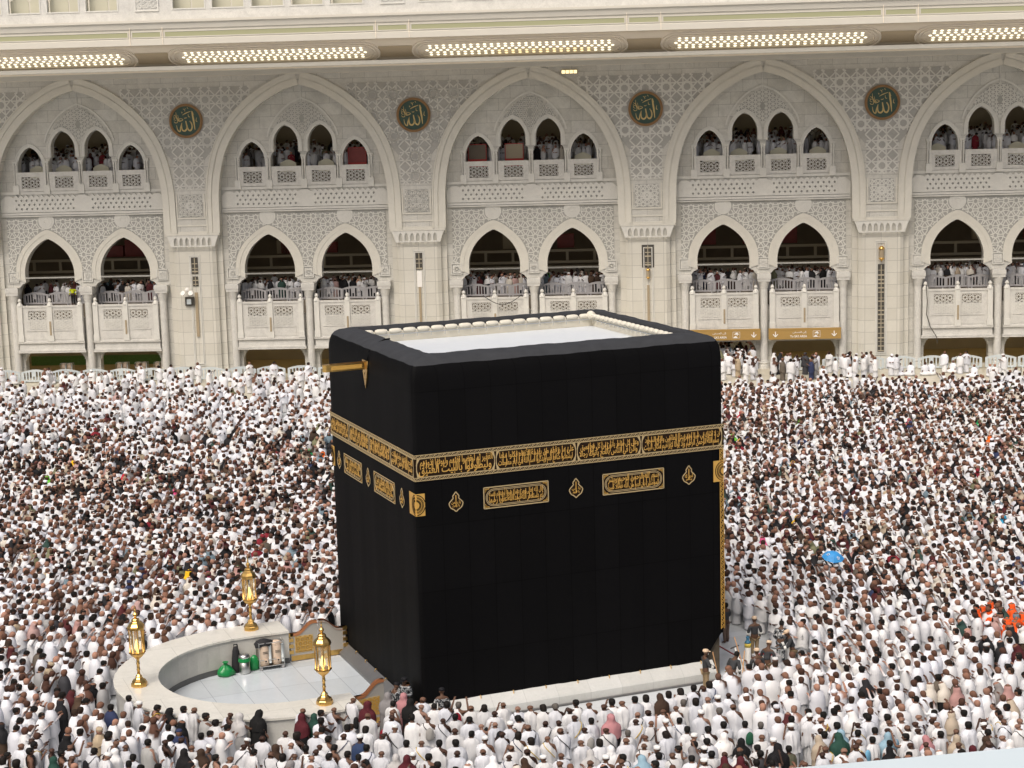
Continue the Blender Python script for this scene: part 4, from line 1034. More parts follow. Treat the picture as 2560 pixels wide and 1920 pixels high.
# golden rain spout over the low-walled enclosure
sp = MB(); Yc = 5.3
sp.box(-1.55, .05, Yc-.13, Yc+.13, 12.18, 12.23); sp.box(-1.55, .05, Yc-.14, Yc-.11, 12.18, 12.45); sp.box(-1.55, .05, Yc+.11, Yc+.14, 12.18, 12.45)
sp.lathe([(.14, 0), (.14, .27)], 16, (-1.55, Yc, 12.18))
spo = sp.obj("rain_spout", M['brass'], KB)
MB().box(-1.4, -.2, Yc-.148, Yc-.142, 12.24, 12.39).obj("spout_panel", M['gold'], spo)
put("spout_bracket", plate("spout_bracket", [(-.3, 12.5), (.3, 12.5), (.26, 12.1), (.16, 11.8), (0, 11.45), (-.16, 11.8), (-.26, 12.1)], [circ(-.1, 12.2, .05, 6), circ(.1, 12.2, .05, 6), circ(0, 12.0, .06, 6), circ(0, 11.78, .04, 6), circ(0, 12.36, .06, 6)], -.06, -.02, M['brass']), spo, (0, Yc, 0), -pi/2)
# sloping marble plinth with brass cloth rings
pm = MB()
pp = [(-.0, .70), (-.36, .40), (-.41, .33), (-.41, 0)]
pm.add([(.2, y, z) for y, z in pp]+[(KL-.55, y, z) for y, z in pp], [(i, 4+i, 5+i, i+1) for i in range(3)]+[(0, 1, 2, 3), (7, 6, 5, 4)])
plo = pm.obj("plinth", M['plinth'], KB)
MB().box(.2, KL-.55, -.52, -.412, 0, .06).obj("plinth_foot", M['dark_stone'], plo)
MB().add([(-.02, 1.0, .40), (-.02, KW-.3, .40), (-.42, KW-.3, .12), (-.42, 1.0, .12), (-.42, 1.0, 0), (-.42, KW-.3, 0)], [(0, 1, 2, 3), (3, 2, 5, 4)]).obj("side_plinth", M['dark_stone'], KB)
def ring_at(x, y, z, nrm):
    mb = MB(); t = [Vector((0, 0, 0))]
    pts = [(x+nrm[0]*(.05+.05*math.sin(a))+nrm[1]*.0, y+nrm[1]*(.05+.05*math.sin(a)), z-.06+.06*math.cos(a)) for a in np.linspace(0, 2*pi, 11)]
    mb.tube(pts, .016, 6, False); mb.sphere((x+nrm[0]*.05, y+nrm[1]*.05, z-.13), .045, 8, 6)
    mb.obj("cloth_ring", M['brass'], KB, True)
for k in range(9): ring_at(.9+k*1.28, 0, .74, (0, -1))
for k in range(7): ring_at(0, 1.7+k*1.25, .46, (-1, 0))

# ------------------------------------------------------------------ low semicircular wall with its lanterns and gates
HC = Vector((-4.25, 4.85, 0)); RI, RO, HE = 4.25, 5.75, -2.5
def upath(r, n=26): return [(HE, HC.y-r)] + [(HC.x+r*math.cos(a), HC.y+r*math.sin(a)) for a in np.linspace(1.5*pi, .5*pi, n)] + [(HE, HC.y+r)]
def ushell(r0, r1, z0, z1, mb, ends=True):
    A, B = upath(r0), upath(r1); n = len(A)
    mb.add([(x, y, z0) for x, y in A]+[(x, y, z0) for x, y in B]+[(x, y, z1) for x, y in A]+[(x, y, z1) for x, y in B],
           [f for i in range(n-1) for f in ((2*n+i, 2*n+i+1, 3*n+i+1, 3*n+i), (i, 2*n+i, 2*n+i+1, i+1)[::-1], (n+i, n+i+1, 3*n+i+1, 3*n+i)[::-1])]+[(0, n, 3*n, 2*n), (n-1, 3*n-1, 4*n-1, 2*n-1)])
    return mb
hw_ = empty("low_curved_wall"); tag(hw_, "low white marble horseshoe wall enclosing a bare floor beside the black cube", "wall")
ushell(RI, RO, 0, 1.25, MB()).obj("wall_body", M['hijr_in'], hw_)
ushell(RI-.06, RO+.07, 1.25, 1.33, MB()).obj("coping", M['hijr'], hw_)
ushell(RI-.02, RI+.03, 0, .22, MB()).obj("base_course", M['dark_stone'], hw_)
hf = MB(); A = upath(RI-.03); hf.add([(x, y, .006) for x, y in A]+[(-.03, HC.y+RI-.03, .006), (-.03, HC.y-RI+.03, .006)], [tuple(range(len(A)+2))[::-1]])
tag(hf.obj("enclosure_floor", M['hijr_floor']), kind='structure')
def lantern_proto():
    r = empty("gold_lantern")
    MB().lathe([(.29, 0), (.30, .05), (.29, .14), (.26, .17), (.25, .22), (.16, .28), (.12, .33), (.13, .37), (.08, .42), (.055, .46)], 8).obj("base", M['brass'], r)
    mb = MB().lathe([(.055, .44), (.055, .6), (.075, .62), (.055, .64), (.055, .82), (.075, .84), (.055, .86), (.055, 1.0), (.08, 1.04)], 12); mb.obj("stem", M['brass'], r, True)
    MB().lathe([(.07, 1.02), (.13, 1.07), (.22, 1.15), (.27, 1.22), (.31, 1.25), (.31, 1.29), (.27, 1.30), (.02, 1.30)], 8).obj("bowl", M['brass'], r)
    MB().lathe([(.235, 1.30), (.235, 2.2)], 8, caps=False).obj("glass_body", M['glass'], r)
    mb = MB()
    for k in range(8):
        a = 2*pi*k/8; mb.tube([(.262*math.cos(a), .262*math.sin(a), 1.29), (.262*math.cos(a), .262*math.sin(a), 2.2)], .024, 6)
    mb.obj("cage_bars", M['brass'], r, True)
    mb = MB().lathe([(.03, 1.3), (.05, 1.36), (.09, 1.45), (.06, 1.62), (.02, 1.75)], 10); mb.obj("lit_bulb", M['bulb'], r, True)
    MB().lathe([(.31, 2.14), (.32, 2.2), (.31, 2.26), (.29, 2.29), (.24, 2.36), (.17, 2.41), (.15, 2.44), (.15, 2.5), (.12, 2.53), (.05, 2.56), (.05, 2.6), (.085, 2.64), (.085, 2.70), (.04, 2.75), (.025, 2.8), (.035, 2.84), (.015, 2.88), (.022, 2.92), (.005, 3.02)], 8).obj("crown", M['brass'], r)
    return r
lan = lantern_proto()
for k, (x, y, lb) in enumerate([(-9.2, 4.85, "tall gold lantern on the far outer bend of the low curved wall"), (-3.8, 9.95, "tall gold lantern on the low wall next to the closed double gate"), (-3.65, -.1, "tall gold lantern on the near end of the low wall, closest to the cube corner")]):
    o = lan if k == 0 else copy_tree(lan); o.location = (x, y, 1.33); o.rotation_euler = (0, 0, k*.3); tag(o, lb, "lantern", "gold lanterns on the low wall")
def gate_leaf(w, rise, name, loc, rz, panel, label):
    r = empty(name, loc, rz); tag(r, label, "gate", "gates of the low-walled enclosure")
    prof_ = [(w*k/12, 1.12+rise*(.5-.5*math.cos(pi*min(1, max(0, (k/12-.25)/.6))))) for k in range(13)]
    out = [(0, .08), (w, .08)] + list(reversed(prof_))
    put("panel", plate("panel", out, [], -.04, .04, M['gate_grey']), r)
    mb = MB().ring([(x, z+.06) for x, z in prof_], [(x, z-.06) for x, z in prof_], -.07, .07); mb.add([], [])
    for a, b in zip(prof_, prof_[1:]): mb.add([(a[0], -.07, a[1]+.06), (b[0], -.07, b[1]+.06), (b[0], .07, b[1]+.06), (a[0], .07, a[1]+.06)], [(0, 1, 2, 3)])
    mb.obj("top_rail", M['gate_top'], r)
    MB().box(.02, w-.02, -.06, .06, .04, .24).obj("kick_plate", M['brass'] if panel != 'dark' else M['gate_grey'], r)
    mb = lattice(lambda x, z: .2 < x < w-.2 and .36 < z < 1.02, 'petal', .2, .04, -.06, -.04, .2, w-.2, .36, 1.02); mb.obj("fretwork", M['gold'], r)
    mb = MB().box(.18, w-.18, -.052, -.041, .34, 1.04); mb.obj("fret_ground", M['gold2'], r)
    for z in (.4, .65, .9, 1.1):
        MB().box(-.06, .12, -.07, .07, z-.07, z+.07).obj("hinge", M['brass'], r)
    return r
gate_leaf(1.12, .42, "gate_leaf", (-2.42, 9.22, 0), 0, 'gold', "closed grey and gold gate leaf with a copper rail, hinged to the low wall")
g2 = gate_leaf(1.12, .42, "gate_leaf", (-.12, 9.24, 0), pi, 'gold', "closed grey and gold gate leaf beside the foot of the cube")
for o in list(g2.children): o.rotation_euler = (0, 0, 0)
gate_leaf(1.2, .45, "gate_leaf", (-2.4, .62, 0), .15, 'gold', "open gate leaf at the near end of the low wall, by the guards")
gate_leaf(.9, -.1, "gate_leaf", (-.15, 1.25, 0), -2.0, 'dark', "second open gate leaf against the near corner of the cube, behind the guards")
# things standing in the enclosure
r = empty("green_rubbish_bag", (-5.2, 8.62, .006)); tag(r, "full green plastic rubbish bag on the enclosure floor", "bag")
mb = MB(); 
for j in range(9):
    z = .46*j/8; rad = [.24, .30, .31, .30, .27, .23, .17, .10, .04][j]
    for i in range(18): 
        a = 2*pi*i/18; q = rad*(1+.10*math.sin(3*a+j)+.06*math.sin(7*a+2*j)); mb.v.append((q*math.cos(a)*1.15, q*math.sin(a)*.8, z+.03*math.sin(5*a)*(j > 0)))
for j in range(8):
    for i in range(18): mb.f.append((j*18+i, j*18+(i+1) % 18, (j+1)*18+(i+1) % 18, (j+1)*18+i))
mb.obj("sack", M['greenbag'], r, True); MB().lathe([(.03, .43), (.06, .48), (.13, .56), (.02, .54)], 9).obj("knot", M['greenbag'], r)
r = empty("steel_bin", (-4.45, 8.6, .006)); tag(r, "round steel waste bin with a green liner beside the dispenser trolley", "bin")
MB().lathe([(.2, 0), (.215, .05), (.215, .62)], 20).obj("drum", M['steel'], r, True); MB().lathe([(.23, .56), (.25, .5), (.235, .62), (.22, .66)], 14).obj("liner", M['greenbag'], r)
MB().lathe([(.225, .63), (.225, .70), (.20, .76), (.05, .79)], 20).obj("lid", M['steel'], r, True)
r = empty("green_sack", (-4.0, 8.85, .006)); tag(r, "half-hidden green sack between the steel bin and the trolley", "bag")
MB().lathe([(.16, 0), (.2, .12), (.2, .34), (.15, .5), (.06, .6)], 12, sy=.7).obj("sack", M['greenbag'], r, True)
r = empty("black_bag", (-4.72, 8.85, .006)); tag(r, "tall black bag with a handle behind the green rubbish bag", "bag")
MB().lathe([(.17, 0), (.19, .2), (.17, .6), (.13, .9), (.09, 1.05)], 12, sy=.6).obj("bag_body", M['black'], r, True); MB().tube([(-.08, 0, 1.0), (-.06, 0, 1.14), (.06, 0, 1.14), (.08, 0, 1.0)], .03, 6).obj("handle", M['black'], r)
r = empty("dispenser_trolley", (-3.35, 8.8, .006)); tag(r, "steel trolley carrying two beige water dispensers against the low wall", "trolley")
mb = MB()
for x in (-.5, .5):
    for y in (-.24, .24): mb.tube([(x, y, .12), (x, y, 1.12)], .018, 6)
for z in (.16, .42, 1.1):
    for y in (-.24, .24): mb.tube([(-.5, y, z), (.5, y, z)], .016, 6)
    for x in (-.5, .5): mb.tube([(x, -.24, z), (x, .24, z)], .016, 6)
mb.box(-.5, .5, -.24, .24, .14, .17); mb.obj("frame", M['steel'], r)
for x in (-.44, .44):
    for y in (-.2, .2): MB().lathe([(.06, -.02), (.06, .02)], 12).obj("wheel", M['grey_plastic'], r, False, (x, y, .07)).rotation_euler = (pi/2, 0, 0)
for x, lb in ((-3.6, "left beige water dispenser on the trolley, under the black scarf"), (-3.1, "right beige water dispenser on the trolley")):
    d = empty("water_dispenser", (x, 8.8, .18)); tag(d, lb, "dispenser", "beige dispensers on the trolley")
    MB().lathe([(.19, 0), (.21, .1), (.22, .7), (.21, .84), (.16, .88)], 18).obj("tank", M['beige'], d, True)
    MB().lathe([(.215, .78), (.222, .8), (.222, .86), (.1, .93)], 18).obj("lid", M['beige'], d, True)
    MB().box(-.07, .07, -.27, -.2, .14, .26).obj("tap", M['beige'], d); MB().box(-.03, .03, -.285, -.27, .18, .23).obj("tap_lever", M['black'], d)
    mb = MB().tube([(.2, -.18, .1), (.2, -.18, .82)], .055, 8); mb.obj("cup_tube", M['white_plastic'], d, True)
    mb = MB().box(-.1, .1, -.232, -.21, .5, .515); mb.box(-.1, .1, -.232, -.21, .56, .575); mb.obj("printed_line", M['grille'], d)
r = empty("black_scarf", (-3.6, 8.8, 1.1)); tag(r, "black cloth thrown over the left dispenser", "cloth")
mb = MB()
for j in range(5):
    for i in range(16):
        a = 2*pi*i/16; q = [.32, .33, .26, .16, .02][j]*(1+.12*math.sin(4*a+j)); mb.v.append((q*math.cos(a)*1.1, q*math.sin(a)*.8, [-.14+.05*math.sin(3*a), -.02, .06, .11, .13][j]))
for j in range(4):
    for i in range(16): mb.f.append((j*16+i, j*16+(i+1) % 16, (j+1)*16+(i+1) % 16, (j+1)*16+i))
mb.obj("folds", M['black'], r, True)

# ------------------------------------------------------------------ cleaning crew's equipment at the right-hand corner
r = empty("white_cylinder", (13.75, 1.0, 0)); r.scale = (.75, .75, .62); tag(r, "tall white gas cylinder with a yellow band and blue cap on the wet floor", "cylinder")
MB().lathe([(.15, 0), (.17, .04), (.17, 1.0), (.17, 1.02)], 18).obj("body", M['sign_white'], r, True); MB().lathe([(.172, 1.0), (.172, 1.26)], 18).obj("band", mat("yellow_paint", (.55, .42, .06), .5), r, True)
MB().lathe([(.17, 1.26), (.15, 1.36), (.08, 1.42), (.07, 1.56), (.1, 1.6), (.1, 1.68), (.03, 1.7)], 14).obj("cap", mat("blue_cap", (.03, .14, .24), .5), r, True)
r = empty("floor_machine", (12.75, -.35, 0), .4); tag(r, "grey floor-cleaning machine with a raised handle among the cleaners", "machine")
MB().lathe([(.3, .02), (.34, .06), (.34, .24), (.22, .34), (.16, .4)], 16).obj("brush_deck", M['grey_plastic'], r); MB().box(-.14, .14, -.12, .16, .34, .62).obj("motor", M['white_plastic'], r)
MB().tube([(0, .1, .5), (0, .35, 1.05)], .03, 8).obj("handle_tube", M['sign_white'], r); MB().tube([(-.24, .35, 1.07), (.24, .35, 1.07)], .028, 8).obj("handlebar", M['grille'], r)
def broom(a, b, label):
    o = empty("long_broom", a); tag(o, label, "broom"); d = Vector(b)-Vector(a)
    MB().tube([(0, 0, .06), tuple(d)], .019, 6).obj("pole", M['wood'], o); MB().box(-.28, .28, -.05, .05, 0, .09).obj("brush_head", M['grille'], o)
broom((11.1, -1.75, 0), (10.75, -1.75, 1.62), "pale wooden broom pole held by the cleaner in a cap at the plinth end")
broom((11.35, -2.75, 0), (11.75, -2.35, 1.7), "wooden broom pole in front of the bending cleaner")
broom((12.2, -1.9, 0), (11.85, -1.4, 1.95), "thin broom pole standing behind the bending cleaner")
r = empty("wheeled_tub", (13.7, -.55, 0)); tag(r, "grey wheeled tub with a red cloth on it beside the cleaners", "tub")
MB().add([(-.35, -.28, .12), (.35, -.28, .12), (.35, .28, .12), (-.35, .28, .12), (-.45, -.36, .75), (.45, -.36, .75), (.45, .36, .75), (-.45, .36, .75)], [(0, 3, 2, 1), (4, 5, 6, 7), (0, 1, 5, 4), (1, 2, 6, 5), (2, 3, 7, 6), (3, 0, 4, 7)]).obj("tub_body", M['grey_plastic'], r)
for x in (-.3, .3):
    for y in (-.22, .22): MB().lathe([(.07, -.02), (.07, .02)], 10).obj("wheel", M['grille'], r, False, (x, y, .07)).rotation_euler = (pi/2, 0, 0)
r = empty("red_cloth", (13.7, -.55, .76)); tag(r, "bright red cloth lying on the grey tub", "cloth")
mb = MB(); 
for j in range(5):
    for i in range(6): mb.v.append((-.32+.128*i, -.2+.1*j, .03+.025*math.sin(i*1.7+j)))
for j in range(4):
    for i in range(5): mb.f.append((j*6+i, j*6+i+1, (j+1)*6+i+1, (j+1)*6+i))
mb.obj("cloth", M['redbox'], r, True)
r = empty("red_hose", (12.6, 3.0, 0)); tag(r, "thin red hose lying across the wet floor to the cylinder", "hose")
MB().tube([(-.1, .4, .9), (.3, 0, .6), (.7, -.6, .3), (1.1, -1.6, .03), (1.2, -1.9, .03)], .03, 6).obj("hose", M['maroon'], r, True)
# blue umbrella above the crowd
r = empty("umbrella", (21.3, 7.1, 1.4)); tag(r, "open bright blue umbrella above the crowd", "umbrella", None)
mb = MB()
for rad, z in ((.02, .92), (.26, .87), (.47, .77), (.65, .61)):
    for i in range(8):
        a = 2*pi*i/8; mb.v.append((rad*math.cos(a), rad*math.sin(a), z))
for j in range(3):
    for i in range(8): mb.f.append((j*8+i, j*8+(i+1) % 8, (j+1)*8+(i+1) % 8, (j+1)*8+i))
mb.obj("canopy", M['umbrella'], r)
MB().tube([(0, 0, -.1), (0, 0, .98)], .012, 6).obj("shaft", M['steel'], r)
mb = MB()
for i in range(8):
    a = 2*pi*i/8; mb.tube([(.02*math.cos(a), .02*math.sin(a), .9), (.46*math.cos(a), .46*math.sin(a), .755), (.65*math.cos(a), .65*math.sin(a), .60)], .007, 4)
mb.obj("rib", M['steel'], r)
mb = MB()
for (px, py) in ((.3, -.2), (-.1, -.45), (.42, .1), (-.35, .1)):
    for i in range(5):
        a = 2*pi*i/5; cx, cy = px+.06*math.cos(a), py+.06*math.sin(a); rad = math.hypot(cx, cy); z = np.interp(rad, [0, .26, .47, .65], [.93, .875, .775, .615])+.012
        mb.add([(cx+.035*math.cos(b), cy+.035*math.sin(b), z-.0*b) for b in np.linspace(0, 2*pi, 7)[:-1]], [tuple(range(6))])
mb.obj("flower_print", M['sign_white'], r)
r.rotation_euler = (.25, -.1, .3); r.scale = (.76, .76, .9)
# pale wall with a coping near the camera, only its top edge enters the frame
pa, pb = Vector((-12.93, -47.2, 16.81)), Vector((-11.05, -48.47, 17.15))
dv = (pb-pa); dv = dv/Vector((dv.x, dv.y, 0)).length
def cop(t, back, dz): 
    n = Vector((-dv.y, dv.x, 0)).normalized(); n = -n if n.dot(cd) > 0 else n
    return tuple(pa+dv*t+n*back+Vector((0, 0, dz)))
r = empty("ramp_parapet"); tag(r, "pale blue-white sloping coping of a ramp wall closest to the camera", "wall")
mb = MB(); a0, a1 = -2.5, 9
V_ = [cop(t, b, z) for t in (a0, a1) for b, z in ((0, 0), (1.2, .03), (1.2, -.3), (0, -.3))]
mb.add(V_, [(0, 1, 2, 3), (4, 7, 6, 5), (0, 4, 5, 1), (1, 5, 6, 2), (2, 6, 7, 3), (3, 7, 4, 0)]).obj("coping", M['slab'], r)
mb = MB(); q = [cop(t, b, -.3) for t in (a0, a1) for b in (.1, 1.1)]
mb.add(q+[(x, y, 0) for x, y, z in q], [(0, 2, 6, 4), (1, 5, 7, 3), (0, 4, 5, 1), (2, 3, 7, 6)]).obj("wall_face", M['fine'], r)
# ------------------------------------------------------------------ people
SLAB_STEP = slab_part("gallery_step", 2.4, 7.6, 15.7, 16.45, M['inner_dark'])
def hrot(p, pitch, yaw, piv=(0, -.01, 1.47)):
    x, y, z = p[0]-piv[0], p[1]-piv[1], p[2]-piv[2]
    y, z = y*math.cos(pitch)+z*math.sin(pitch), -y*math.sin(pitch)+z*math.cos(pitch)
    x, y = x*math.cos(yaw)-y*math.sin(yaw), x*math.sin(yaw)+y*math.cos(yaw)
    return (x+piv[0], y+piv[1], z+piv[2])
def skin_mesh(name, nodes, edges, m, sub=1):
    keys = list(nodes); ix = {k: i for i, k in enumerate(keys)}
    me = bpy.data.meshes.new("t"); me.from_pydata([nodes[k][:3] for k in keys], [(ix[a], ix[b]) for a, b in edges], [])
    o = bpy.data.objects.new("t", me); COL.objects.link(o)
    md = o.modifiers.new("s", 'SKIN'); sv = me.skin_vertices[0].data if me.skin_vertices else None
    if sv is None: me.skin_vertices_create() if hasattr(me, 'skin_vertices_create') else None
    sv = me.skin_vertices[0].data
    for k in keys:
        r = nodes[k][3]; sv[ix[k]].radius = r if isinstance(r, tuple) else (r, r)
    sv[0].use_root = True
    s2 = o.modifiers.new("u", 'SUBSURF'); s2.levels = sub; s2.render_levels = sub
    bpy.context.view_layer.update()
    out = bpy.data.meshes.new_from_object(o.evaluated_get(bpy.context.evaluated_depsgraph_get()))
    bpy.data.objects.remove(o); bpy.data.meshes.remove(me)
    out.name = name; out.materials.clear(); out.materials.append(m); out.polygons.foreach_set("use_smooth", [True]*len(out.polygons)); return out
ARMS = {  # elbow, wrist for the right arm; the left mirrors unless given
    'rest': ((.27, -.03, 1.13), (.26, .10, .90)), 'fold': ((.27, .0, 1.13), (.07, .26, 1.08)), 'pray': ((.25, .08, 1.14), (.12, .28, 1.32)),
    'face': ((.24, .16, 1.20), (.09, .20, 1.54)), 'phone': ((.30, .16, 1.36), (.22, .34, 1.68)), 'lean': ((.27, .24, 1.18), (.20, .50, 1.22)), 'hold': ((.30, .06, 1.14), (.16, .34, 1.02)),
}
def skeleton(arm='rest', arm2=None, pitch=0., yaw=0., lean=0., fingers=True, grow=0., parts='all'):
    N, E = {}, []
    def nd(k, x, y, z, r, link=None):
        N[k] = (x, y, z, (r[0]+grow, r[1]+grow) if isinstance(r, tuple) else r+grow)
        if link: E.append((link, k))
    nd('pelvis', 0, 0, .96, (.14, .11))
    nd('belly', 0, .005, 1.1, (.14, .115), 'pelvis'); nd('chest', 0, 0, 1.27, (.165, .115), 'belly'); nd('upper', 0, -.015, 1.39, (.12, .085), 'chest')
    if parts == 'all':
        nd('neck', 0, -.01, 1.485, .056, 'upper')
        for k, p, r, l in (('jaw', (0, .03, 1.555), (.066, .072), 'neck'), ('skull', (0, .012, 1.645), (.094, .112), 'jaw'), ('crown', (0, -.005, 1.722), (.068, .08), 'skull'),
                           ('nose', (0, .13, 1.61), .013, 'skull'), ('ear', (.098, -.005, 1.615), .018, 'skull'), ('ear2', (-.098, -.005, 1.615), .018, 'skull'), ('chin', (0, .085, 1.54), .022, 'jaw')):
            q = hrot(p, pitch, yaw); N[k] = (*q, r); E.append((l, k))
    for s, key in ((1, arm), (-1, arm2 or arm)):
        e, w = ARMS[key]; t = 'R' if s > 0 else 'L'
        nd('sh'+t, s*.19, -.01, 1.385, .066, 'upper'); nd('el'+t, s*e[0], e[1], e[2], .046, 'sh'+t)
        W = Vector((s*w[0], w[1], w[2])); d = (W-Vector((s*e[0], e[1], e[2]))).normalized()
        nd('wr'+t, *W, .031, 'el'+t)
        if parts == 'all':
            side = d.cross(Vector((0, 0, 1))); side = side.normalized() if side.length > .1 else Vector((1, 0, 0)); pn = side.cross(d)
            pm_ = W+d*.055; nd('pa'+t, *pm_, (.034, .022), 'wr'+t)
            if fingers:
                for q in range(4):
                    b = W+d*.10+side*(.028-.0187*q); L = (.032, .038, .036, .028)[q]
                    nd('f%d%s' % (q, t), *b, .0095, 'pa'+t); m1 = b+d*L+pn*-.008; nd('g%d%s' % (q, t), *m1, .0088, 'f%d%s' % (q, t)); nd('h%d%s' % (q, t), *(m1+d*L*.8-pn*.02), .0075, 'g%d%s' % (q, t))
                b = W+d*.035+side*(.04); nd('th'+t, *b, .011, 'pa'+t); nd('ti'+t, *(b+d*.04+side*.018), .009, 'th'+t)
    if parts in ('all', 'legs'):
        for s in (1, -1):
            t = 'R' if s > 0 else 'L'
            nd('hi'+t, s*.095, 0, .86, .092, 'pelvis'); nd('kn'+t, s*.10, .015, .48, .062, 'hi'+t); nd('an'+t, s*.10, -.02, .09, .042, 'kn'+t)
            if parts == 'all': nd('he'+t, s*.10, -.045, .035, .034, 'an'+t); nd('to'+t, s*.115, .14, .025, .028, 'an'+t)
    if lean:
        for k, v_ in list(N.items()):
            if v_[2] > .97: N[k] = (*hrot(v_[:3], lean, 0, (0, 0, .97)), v_[3])
    if parts == 'torso':
        pass
    return N, E
def prof_at(P, z): 
    zs = [p[0] for p in P]; return np.interp(z, zs, [p[1] for p in P]), np.interp(z, zs, [p[2] for p in P])
UP = [(.66, .30, .235), (.95, .298, .22), (1.12, .302, .215), (1.25, .296, .20), (1.36, .285, .172), (1.43, .25, .148), (1.48, .17, .118), (1.525, .095, .09)]
LOWP = [(.05, .20, .19), (.25, .205, .19), (.5, .215, .19), (.8, .225, .185), (1.05, .20, .155)]
ABA = [(.02, .34, .31), (.3, .31, .27), (.7, .285, .23), (1.0, .285, .21), (1.2, .285, .20), (1.35, .255, .165), (1.43, .18, .13), (1.48, .10, .09)]
VEIL = [(1.02, .315, .24), (1.25, .31, .22), (1.36, .285, .19), (1.44, .20, .155), (1.51, .125, .125), (1.58, .118, .135), (1.66, .118, .135), (1.72, .10, .115), (1.77, .055, .065), (1.785, .005, .005)]
def cloth_grid(P, rings, seg, amp, seed, hem=.05, drop=None, head=None, lean=0., yc=0.):
    r = random.Random(seed); k1, k2 = r.choice((6, 8, 10)), r.choice((9, 11, 13)); ph = [r.uniform(0, 6.28) for _ in range(5)]; tw = r.uniform(-4, 4)
    z0, z1 = P[0][0], P[-1][0]; V, F = [], []
    for j in range(rings):
        t = j/(rings-1); z = z0+(z1-z0)*t
        for i in range(seg):
            a = 2*pi*i/seg
            zz = z+hem*(1-t)**2*math.sin(2*a+ph[0])
            w, d = prof_at(P, zz)
            q = 1+amp*(1-.55*t)*(1.5*abs(math.sin(.5*(k1*a+tw*zz+ph[1])*1.0))-.9+.8*math.sin(k2*a-tw*1.4*zz+ph[2]))+amp*.8*math.sin(11*zz+2*a*(1 if tw > 0 else -1)+ph[3])*(.3+.7*(1-t))
            p = (w*q*math.cos(a), d*q*math.sin(a)+yc, zz)
            if head and zz > 1.47: p = hrot(p, *head)
            if lean and p[2] > .97: p = hrot(p, lean, 0, (0, 0, .97))
            V.append(p)
    for j in range(rings-1):
        for i in range(seg):
            f_ = (j*seg+i, j*seg+(i+1) % seg, (j+1)*seg+(i+1) % seg, (j+1)*seg+i)
            if drop:
                c = [sum(V[q][n] for q in f_)/4 for n in range(3)]
                if drop(*c): continue
            F.append(f_)
    return V, F
bare_cut = lambda x, y, z: x*1.0+(z-1.30)*.75 > .155
veil_cut = lambda head: (lambda x, y, z: y > .075 and 1.515 < z < 1.685 and abs(x) < .078)
def hair_part(kind, head, seg=14):
    mb = MB()
    if kind == 'cap': prof_ = [(.097, 1.665), (.103, 1.70), (.098, 1.735), (.07, 1.76), (.02, 1.77)]
    elif kind == 'long': prof_ = [(.085, 1.50), (.10, 1.55), (.106, 1.62), (.107, 1.67), (.097, 1.72), (.07, 1.757), (.02, 1.77)]
    else: prof_ = [(.078, 1.555), (.094, 1.60), (.1, 1.65), (.095, 1.70), (.072, 1.74), (.02, 1.757)]
    n = seg
    for r_, z in prof_:
        for i in range(n):
            a = 2*pi*i/n; mb.v.append(hrot((r_*1.04*math.cos(a), r_*1.22*math.sin(a)-(.0 if kind == 'cap' else .006), z+.008), *head))
    for j in range(len(prof_)-1):
        for i in range(n):
            a = 2*pi*(i+.5)/n
            if kind != 'cap' and math.sin(a) > .35 and prof_[j+1][1] < 1.705: continue
            mb.f.append((j*n+i, j*n+(i+1) % n, (j+1)*n+(i+1) % n, (j+1)*n+i))
    mb.f.append(tuple((len(prof_)-1)*n+i for i in range(n)))
    return mb
def strap_pts(side=1, grow=.012):
    pts = []
    for t in np.linspace(0, 2*pi, 25):
        c = math.cos(t)*side; z = 1.20+.27*c if c > 0 else 1.20+.30*c
        w, d = prof_at(UP, min(z, 1.47)); pts.append(((w*.78+grow)*math.cos(t), (d+grow)*math.sin(t)*1.04, z+.02))
    return pts
HEADS = {'level': (0.05, 0.), 'bowed': (.42, 0.), 'leftturn': (.12, .55), 'rightturn': (.12, -.55), 'deep': (.6, .2)}
_cache = {}
def proto(key, fn):
    if key not in _cache: _cache[key] = fn()
    return _cache[key]
def body_mesh(arm, arm2, head): return proto(('b', arm, arm2, head), lambda: skin_mesh("person_body", *skeleton(arm, arm2, *HEADS[head]), M['skin']))
def grid_mesh(name, P, rings, seg, amp, seed, m='garment', **k):
    def f():
        mb = MB(); mb.add(*cloth_grid(P, rings, seg, amp, seed, **k)); return mb.data(name, M[m], True)
    return f
HAIRN = {'bald': None, 'black': 'short', 'grey': 'short', 'curly': 'long', 'cap': 'cap'}
HAIRC = {'black': (.008, .007, .006), 'grey': (.10, .09, .08), 'curly': (.012, .009, .007), 'cap': (.72, .72, .70)}
SKINS = [('dark-skinned', (.045, .023, .016)), ('dark-skinned', (.07, .036, .025)), ('brown-skinned', (.12, .065, .043)), ('brown-skinned', (.165, .09, .06)), ('brown-skinned', (.14, .075, .05)), ('light-skinned', (.27, .155, .11))]
def col(o, c): o.color = (*c, 1.0)
def part(name, me, parent, c):
    o = put(name, me, parent); col(o, c); return o
def white(): 
    t = nrs.uniform(.50, .66); w = nrs.uniform(-.045, .006); return (t+w*.4, t, t-w)
